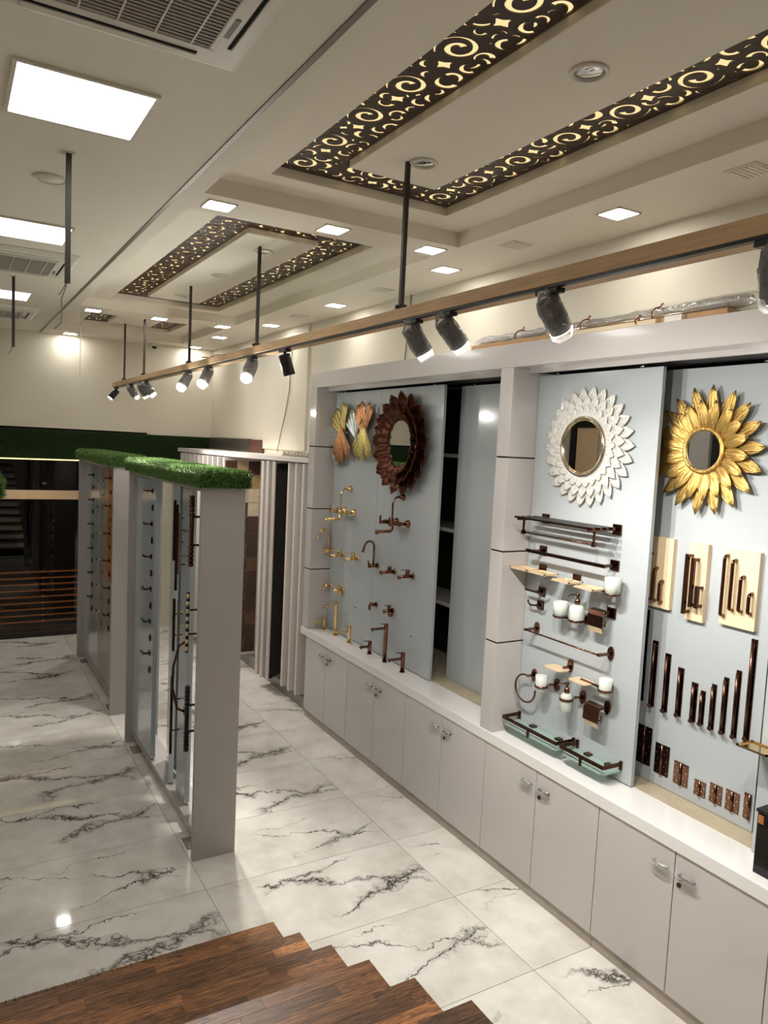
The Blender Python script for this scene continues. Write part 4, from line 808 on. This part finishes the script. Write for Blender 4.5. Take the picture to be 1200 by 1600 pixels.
# ================================================================== PARTITIONS with grass tops
def grass_cap(t, x0, x1, y0, y1, z0, z1, n):
    r = .03; poly = [(x0, z0), (x1, z0), (x1, z1 - r), (x1 - r * .3, z1 - r * .3), (x1 - r, z1), (x0 + r, z1), (x0 + r * .3, z1 - r * .3), (x0, z1 - r)]
    part('grass_cap', MB().prism(poly, y0, y1, 'y'), GRASSB, t)
    pts = []; nr = []
    Wd, Hh, Ll = x1 - x0, z1 - z0, y1 - y0; A = [Wd * Ll, Hh * Ll, Hh * Ll, Wd * Hh, Wd * Hh]; cs = np.cumsum(A) / sum(A)
    u = RNG.random(n); a = RNG.random(n); b = RNG.random(n); k = np.searchsorted(cs, u)
    P = np.zeros((n, 3)); N = np.zeros((n, 3))
    for i in range(n):
        q = k[i]
        if q == 0: P[i] = (x0 + a[i] * Wd, y0 + b[i] * Ll, z1); N[i] = (0, 0, 1)
        elif q == 1: P[i] = (x0, y0 + b[i] * Ll, z0 + a[i] * Hh); N[i] = (-1, 0, 0)
        elif q == 2: P[i] = (x1, y0 + b[i] * Ll, z0 + a[i] * Hh); N[i] = (1, 0, 0)
        elif q == 3: P[i] = (x0 + a[i] * Wd, y0, z0 + b[i] * Hh); N[i] = (0, -1, 0)
        else: P[i] = (x0 + a[i] * Wd, y1, z0 + b[i] * Hh); N[i] = (0, 1, 0)
    # pull points on the rounded corners in a little
    e = np.minimum(np.minimum(P[:, 0] - x0, x1 - P[:, 0]), .03); f = np.minimum(z1 - P[:, 2], .03); tk = np.clip(.6 - (e + f) / .03, 0, 1) * .010
    P[:, 2] -= tk; P[:, 0] += np.where(P[:, 0] < (x0 + x1) / 2, tk, -tk) * .5
    P += RNG.normal(scale=.001, size=P.shape)
    grass_blades('grass', P, N, .017, t, .9, .0019)
def part_frame(nm_label, y0, y1, n, x0=1.077, x1=1.30):
    t = thing('display_partition', nm_label, 'partition', ((x0 + x1) / 2, (y0 + y1) / 2, 0))
    for a, b in ((y0, y0 + .030), (y1 - .030, y1)): part('end_board', B(x0, x1, a, b, 0, 1.91), GREY2, t, bevel=.001)
    part('base_rail', B(x0 + .045, x1 - .045, y0 + .03, y1 - .03, .055, .085), GREY2, t); part('top_rail', B(x0 + .02, x1 - .02, y0 + .03, y1 - .03, 1.885, 1.91), GREY2, t)
    for y in (y0 + .18, y1 - .18): part('foot_plate', MB().box(x0 + .01, x1 - .01, y - .06, y + .06, 0, .006).box(x0 + .09, x1 - .09, y - .03, y + .03, .006, .055), GREYM, t)
    grass_cap(t, x0 - .015, x1 + .015, y0 - .02, y1 + .03, 1.91, 1.985, n); return t
def fboard(t, y0, y1, x=1.12, th=.03, z0=.10, z1=1.87, material=GREY, rot=0):
    c = ((x + th / 2), y0)
    def T(a, b, z): q = rot; return (c[0] + a * math.cos(q) + b * math.sin(q), c[1] - a * math.sin(q) + b * math.cos(q), z)
    return part('pivot_board', MB(T).box(-th / 2, th / 2, 0, y1 - y0, z0, z1), material, t, bevel=.001)
pa = part_frame('grey pivot-board partition with grass top nearest the stairs, holding pull handles', 3.59, 5.285, 52000)
fboard(pa, 4.70, 5.225); fboard(pa, 4.31, 4.62, 1.135, .03, rot=.25); fboard(pa, 4.02, 4.20, 1.150); fboard(pa, 3.66, 3.93, 1.185)
part('clear_sheet', B(1.215, 1.219, 4.35, 4.68, .1, 1.87), ACRYL, pa)
pb = part_frame('grey pivot-board partition with grass top nearer the far wall, holding lever handles', 5.832, 7.535, 30000)
fboard(pb, 6.74, 7.48, 1.13); fboard(pb, 6.34, 6.70, 1.125, material=GREYM)
for (z0, z1, mm) in ((.10, .98, GREYM), (.985, 1.87, ORANGE)): fboard(pb, 5.90, 6.30, 1.12, z0=z0, z1=z1, material=mm)  # upper half is coloured orange as a painted reflection
pc = part_frame('grey partition with grass top close to the bottom step', 2.90, 4.5, 24000, -.085, .150)
fboard(pc, 3.0, 3.5, -.05); fboard(pc, 3.6, 4.1, -.02); 
def lever(x, y, z, material, lab, group, L=.05, shape=0):
    t = thing('door_lever', lab, 'door handle', (x, y, z), group)
    part('rose', MB().lathe([(.018, 0), (.018, .005), (.015, .006)], (x, y, z), (-1, 0, 0), 16) if shape == 0 else B(x - .006, x, y - .015, y + .015, z - .015, z + .015), material, t)
    part('neck', MB().cyl((x - .004, y, z), (x - .034, y, z), .006), material, t)
    part('lever', MB().box(x - .044, x - .032, y - .008, y + L, z - .006, z + .006), material, t, bevel=.002)
def rosette(x, y, z, material, lab, group, shape=0):
    t = thing('keyhole_rosette', lab, 'keyhole plate', (x, y, z), group)
    part('plate', MB().lathe([(.018, 0), (.018, .008), (.014, .010)], (x, y, z), (-1, 0, 0), 16) if shape == 0 else B(x - .008, x, y - .012, y + .012, z - .02, z + .02), material, t)
    part('keyhole', MB().box(x - .0108, x - .008, y - .003, y + .003, z - .007, z + .005), GAP, t)
for i in range(12):
    z = 1.806 - .1038 * i
    if i % 2 == 0: lever(1.12, 4.775, z, BRZ if i < 5 else BLK, ('dark bronze' if i < 5 else 'black') + ' door lever on the partition nearest the stairs, ' + ORD[i // 2] + ' from the top', 'door levers, near partition' + (' upper' if i < 5 else ' lower'), .075, 1)
    else: rosette(1.12, 4.76, z, BRZ, 'bronze keyhole plate on the partition nearest the stairs, ' + ORD[i // 2] + ' from the top', 'keyhole plates, near partition', 1)
for (yy, xx, mt, nm, off) in ((7.02, 1.13, BLK, 'black', 0), (6.50, 1.125, CHROME, 'nickel', .02), (6.16, 1.12, BRZ, 'bronze', -.02), (5.95, 1.12, CHROME, 'small nickel', -.3)):
    for i in range(12):
        z = 1.781 - .109 * i - off
        if z < .5 or (off == -.3 and (i % 3 or z > 1.7)): continue
        bd = {'black': 'outermost grey board', 'nickel': 'stone board', 'bronze': 'board with painted orange reflection', 'small nickel': 'board edge with painted orange reflection'}[nm]
        if i % 2 == 0: lever(xx, yy, z, mt, f'{nm} door lever on the {bd}, far partition, {ORD[i // 2]} from the top', f'{nm} levers far partition', .06, 0 if i < 6 else 1)
        else: rosette(xx, yy, z, mt, f'{nm} keyhole rosette on the {bd}, far partition, {ORD[i // 2]} from the top', f'{nm} rosettes far partition', 0 if i < 6 else 1)
def pull(name, lab, x, y, z0, z1, r, material, so, bands=None, square=False):
    t = thing(name, lab, 'pull handle', (x, y, z0)); xo = x - so
    if square: part('grip', B(xo - r, xo + r, y - r, y + r, z0, z1), material, t, bevel=.001)
    else: part('grip', MB().cyl((xo, y, z0), (xo, y, z1), r), material, t)
    for zz in (z0 + (z1 - z0) * .3, z0 + (z1 - z0) * .7): part('standoff', MB().cyl((xo, y, zz), (x, y, zz), r * .55), material, t)
    if bands == 'ribs':
        for zz in list(np.linspace(z0 + .01, z0 + .10, 5)) + list(np.linspace(z1 - .10, z1 - .01, 5)): part('rib', MB().lathe([(r, -.008), (r * 1.25, -.005), (r * 1.25, .005), (r, .008)], (xo, y, zz), (0, 0, 1), 14), material, t)
    if bands == 'gold':
        n_ = 8
        for q in range(n_): zz = z0 + (q + .5) * (z1 - z0) / n_; part('gold_band', MB().cyl((xo, y, zz - .011), (xo, y, zz + .011), r * 1.04), GOLD, t)
pull('ribbed_pull_handle', 'long dark bronze pull handle with ribbed ends, high on the board', 1.185, 3.87, 1.475, 1.85, .012, BRZ, .075, 'ribs')
pull('ribbed_pull_handle', 'long black pull handle with ribbed ends, low on the board', 1.185, 3.87, .47, .83, .012, BLK, .075, 'ribs')
pull('banded_pull_handle', 'straight pull handle with alternating black and gold bands', 1.185, 3.885, 1.01, 1.335, .010, BLK, .080, 'gold')
pull('flat_pull_handle', 'flat dark bronze pull handle with gold edge, beside the end board', 1.185, 3.72, .86, 1.12, .008, BRZ, .035, None, True)
pull('flat_pull_handle', 'slim black flat pull handle near the base rail', 1.185, 3.70, .34, .58, .008, BLK, .035, None, True)
for i, (y, z0, z1, x_, mt) in enumerate(((4.17, 1.46, 1.80, 1.15, BRZ), (4.12, 1.30, 1.78, 1.15, BRZ), (4.06, 1.40, 1.74, 1.15, CHROME), (4.14, .95, 1.25, 1.15, BRZ), (4.04, 1.04, 1.26, 1.15, CHROME), (4.15, .35, .80, 1.15, BRZ))):
    pull('bar_pull_handle', ['tallest bronze bar pull on the narrow pivot board, outer edge', 'long bronze bar pull in the middle of the narrow pivot board', 'nickel bar pull on the upper narrow pivot board', 'bronze bar pull halfway down the narrow pivot board', 'nickel bar pull halfway down the narrow pivot board', 'bronze bar pull low on the narrow pivot board'][i], x_, y, z0, z1, .007, mt, .05, None, True)
t = thing('ring_pull_handle', 'large curved bronze bow pull handle low on the narrow pivot board', 'pull handle', (1.15, 4.08, .7)); part('bow', MB().tube([(1.15, 4.06, 1.02), (1.11, 4.06, 1.0), (1.085, 4.07, .88), (1.085, 4.08, .76), (1.11, 4.07, .64), (1.15, 4.06, .62)], .007, 10), BRZ, t); part('foot', MB().box(1.146, 1.15, 4.045, 4.075, .60, .64), BRZ, t)

# ================================================================== TILE RACK
rk = thing('tile_rack', 'white swinging-leaf tile display rack beside the cabinets', 'display rack', (2.4, 6.7, 0))
part('head_board', MB().prism([(2.445, 5.37), (2.24, 6.5), (2.17, 8.18), (2.582, 8.18), (2.582, 5.37)], 1.995, 2.035), WHITEF, rk, bevel=.002)
part('wall_frame', B(2.562, 2.582, 5.37, 8.18, .09, 1.995), WHITEF, rk)
part('foot_rail', B(2.50, 2.582, 5.37, 8.18, .0, .09), GREYM, rk)
def leaf(y, x0, x1, ang, face, z0=.115, z1=1.985, th=.030):
    """leaf hinged at (x1,y) on the wall frame, free edge towards -x, swung by ang"""
    L = x1 - x0; d = Vector((-math.cos(ang), -math.sin(ang))); nrm = Vector((d.y, -d.x))
    if nrm.y > 0: nrm = -nrm
    def T(a, b, z): p = Vector((x1, y)) + d * a + nrm * b; return (p.x, p.y, z)
    o = part('swing_leaf', MB(T).box(0, L, -th, 0, z0, z1), WHITEF, rk, bevel=.001)
    if face == 'black':
        n_ = 3; hh = (z1 - z0 - .03) / n_
        for q in range(n_): part('tile', MB(T).box(.015, L - .015, .0002, .006, z0 + .015 + q * hh + .001, z0 + .015 + (q + 1) * hh - .001), BLACKM, o)
    if face == 'mosaic':
        cols = 3; rws = 14; cw = (L - .02) / cols; hh = (z1 - z0 - .05) / rws; rn_ = random.Random(4); top = [0, 1, 2, 6, 0, 3, 4, 5]
        for r_ in range(rws):
            for c_ in range(cols):
                up = rws - 1 - r_; k_ = [[2, 1, 0], [3, 0, 0], [5, 4, 0], [5, 2, 2]][up % 4 if up < 4 else 0][c_] if up < 4 else rn_.choice((2, 6, 6, 2, 0))
                a0 = .01 + c_ * cw; zz = z0 + .025 + r_ * hh
                part('tile', MB(T).box(a0 + .0015, a0 + cw - .0015, .0002, .009 + rn_.uniform(0, .003), zz + .0015, zz + hh - .0015), TILEM[k_], o, bevel=.004)
    return o
for q, y in enumerate((5.42, 5.53, 5.64)): leaf(y + .012 * q, 2.435 - .01 * q, 2.56, 0.0, None)
leaf(5.98, 2.325, 2.56, .60, 'black'); leaf(6.07, 2.325, 2.56, .50, None); leaf(6.15, 2.325, 2.56, .42, None)
leaf(6.68, 2.20, 2.56, .0, 'mosaic')
for q in range(9): leaf(6.86 + q * .145, 2.20 - .004 * q, 2.56, 0, None)
t = thing('corrugated_strip', 'small corrugated metal strip lying on top of the tile rack', 'metal strip', (2.5, 5.7, 2.035))
part('strip', B(2.47, 2.50, 5.40, 5.98, 2.035, 2.039), CHROME, t)
for q in range(11): part('fin', MB().tube([(2.475, 5.42 + q * .05, 2.039), (2.475, 5.42 + q * .05, 2.072), (2.475, 5.445 + q * .05, 2.072), (2.475, 5.445 + q * .05, 2.039)], .004, 6), CHROME, t)
solo('granite_fascia', B(2.585, XW, 7.085, 8.40, 1.95, 2.165), GRANITE, 'dark speckled granite fascia band on the side wall above the rack', 'fascia'); solo('brown_box_panel', B(2.585, XW, 6.742, 7.08, 1.95, 2.160), BROWNP, 'brown wooden box end beside the granite fascia', 'panel', bevel=.002)
solo('wall_cable', MB().tube([(XW - .006, 6.1, Z0 - .002), (XW - .028, 6.1, 2.9), (XW - .03, 6.12, 2.6), (XW - .026, 6.2, 2.4), (XW - .035, 6.25, 2.25), (XW - .05, 6.3, 2.06)], .004, 6), CABLE, 'thin loose cable hanging down the side wall to the tile rack', 'cable')
solo('wall_cable', MB().tube([(XW - .006, 4.22, Z0 - .002), (XW - .008, 4.23, 2.95), (XW - .007, 4.26, 2.72)], .004, 6), CABLE, 'short cable running down the side wall behind the header', 'cable')

# ================================================================== FAR DISPLAY (dark glass, green band)
t = thing('grass_fascia', 'green artificial grass fascia band with shade painted in, across the far wall', 'fascia', (.3, YFAR, 1.85)); part('band', B(XL, 2.60, YFAR - .02, YFAR, 1.862, 2.160), GRASSD, t)  # band green is darkened to hold the shade under the wall lights
n = 26000; grass_blades('grass', np.c_[RNG.uniform(-.6, 2.58, n), np.full(n, YFAR - .02), RNG.uniform(1.865, 2.158, n)], np.tile([0, -1., 0], (n, 1)), .014, t, .9, .0022, BLADED)
part('led_strip', B(XL, 2.4, YFAR - .012, YFAR - .002, 1.850, 1.861), STRIPM, t)
t = thing('dark_showcase', 'dark glass showcase with tan rail and glowing brown slats on the far wall', 'showcase', (.3, YFAR, 0))
part('back_board', B(XL, 1.9, 9.05, 9.08, 0, 2.16), DARK, t); part('floor_board', B(XL, 1.9, YFAR - .01, 9.05, 0, .055), DARK, t); part('roof_board', B(XL, 1.9, YFAR + .0, 9.05, 2.16, 2.18), DARK, t)
for x in (XL, 1.88): part('side_board', B(x, x + .02, YFAR, 9.05, .055, 2.16), DARK, t)
part('tan_rail', B(XL + .02, 1.88, YFAR - .012, YFAR + .012, 1.445, 1.537), TANP, t, bevel=.001)
ms_ = [XL + .02, -1.35, -.62, .12, .872, 1.88]
for a, b in zip(ms_[:-1], ms_[1:]):
    part('upper_glass', B(a + .0006, b - .0006, YFAR - .002, YFAR + .004, 1.54, 1.85), DGLASS, t); part('lower_glass', B(a + .0006, b - .0006, YFAR - .002, YFAR + .004, .058, 1.442), DGLASS, t)
for x in ms_[1:-1]: part('glass_clip', B(x - .018, x + .018, YFAR - .012, YFAR + .008, 1.598, 1.622), CHROME, t)
for q in range(9):
    z = .085 + q * .066; part('slat', MB().box(XL + .03, 1.87, YFAR + .10, YFAR + .118, z, z + .046), SLATW, t)
part('amber_strip', B(XL + .03, 1.87, YFAR + .20, YFAR + .205, .06, .66), WARMM, t)
part('inner_shelf', B(XL + .02, 1.88, YFAR + .1, 9.05, .70, .72), DARK, t)

# ================================================================== LEFT SAMPLE WALL (seen in the mirrors)
cw = [(4.2, 4.75, LAM, 'white'), (4.78, 4.9, BLK, 'black'), (4.93, 5.35, GREY, 'grey'), (5.38, 5.46, BLK, 'slim black'), (5.49, 5.75, LAM, 'narrow white'), (5.78, 6.1, GREYM, 'stone grey'), (6.13, 6.75, GREYM, 'wide stone grey'), (6.78, 6.9, LAM, 'slim white'), (6.93, 7.3, TANP, 'tan'), (7.33, 7.42, BLK, 'thin black'), (7.45, 7.95, LAM, 'broad white')]
for a, b, mt, nm in cw: solo('door_sample_panel', B(XL + .002, XL + .035, a, b, 0, 2.52), mt, f'tall {nm} door sample panel leaning on the opposite wall', 'sample panel', bevel=.002)
solo('black_fascia', B(XL + .002, XL + .05, 4.0, 8.3, 2.525, 2.63), BLK, 'black fascia strip above the door sample panels', 'fascia'); solo('wood_fascia', B(XL + .002, XL + .05, 4.0, 8.3, 2.635, 2.95), SLATW, 'brown wood board above the black fascia on the opposite wall', 'fascia')

# ================================================================== plan units -> metres
for o in list(COL.objects):
    if o.parent is None and o.type != 'CAMERA':
        o.location = o.location * S; o.scale = o.scale * S
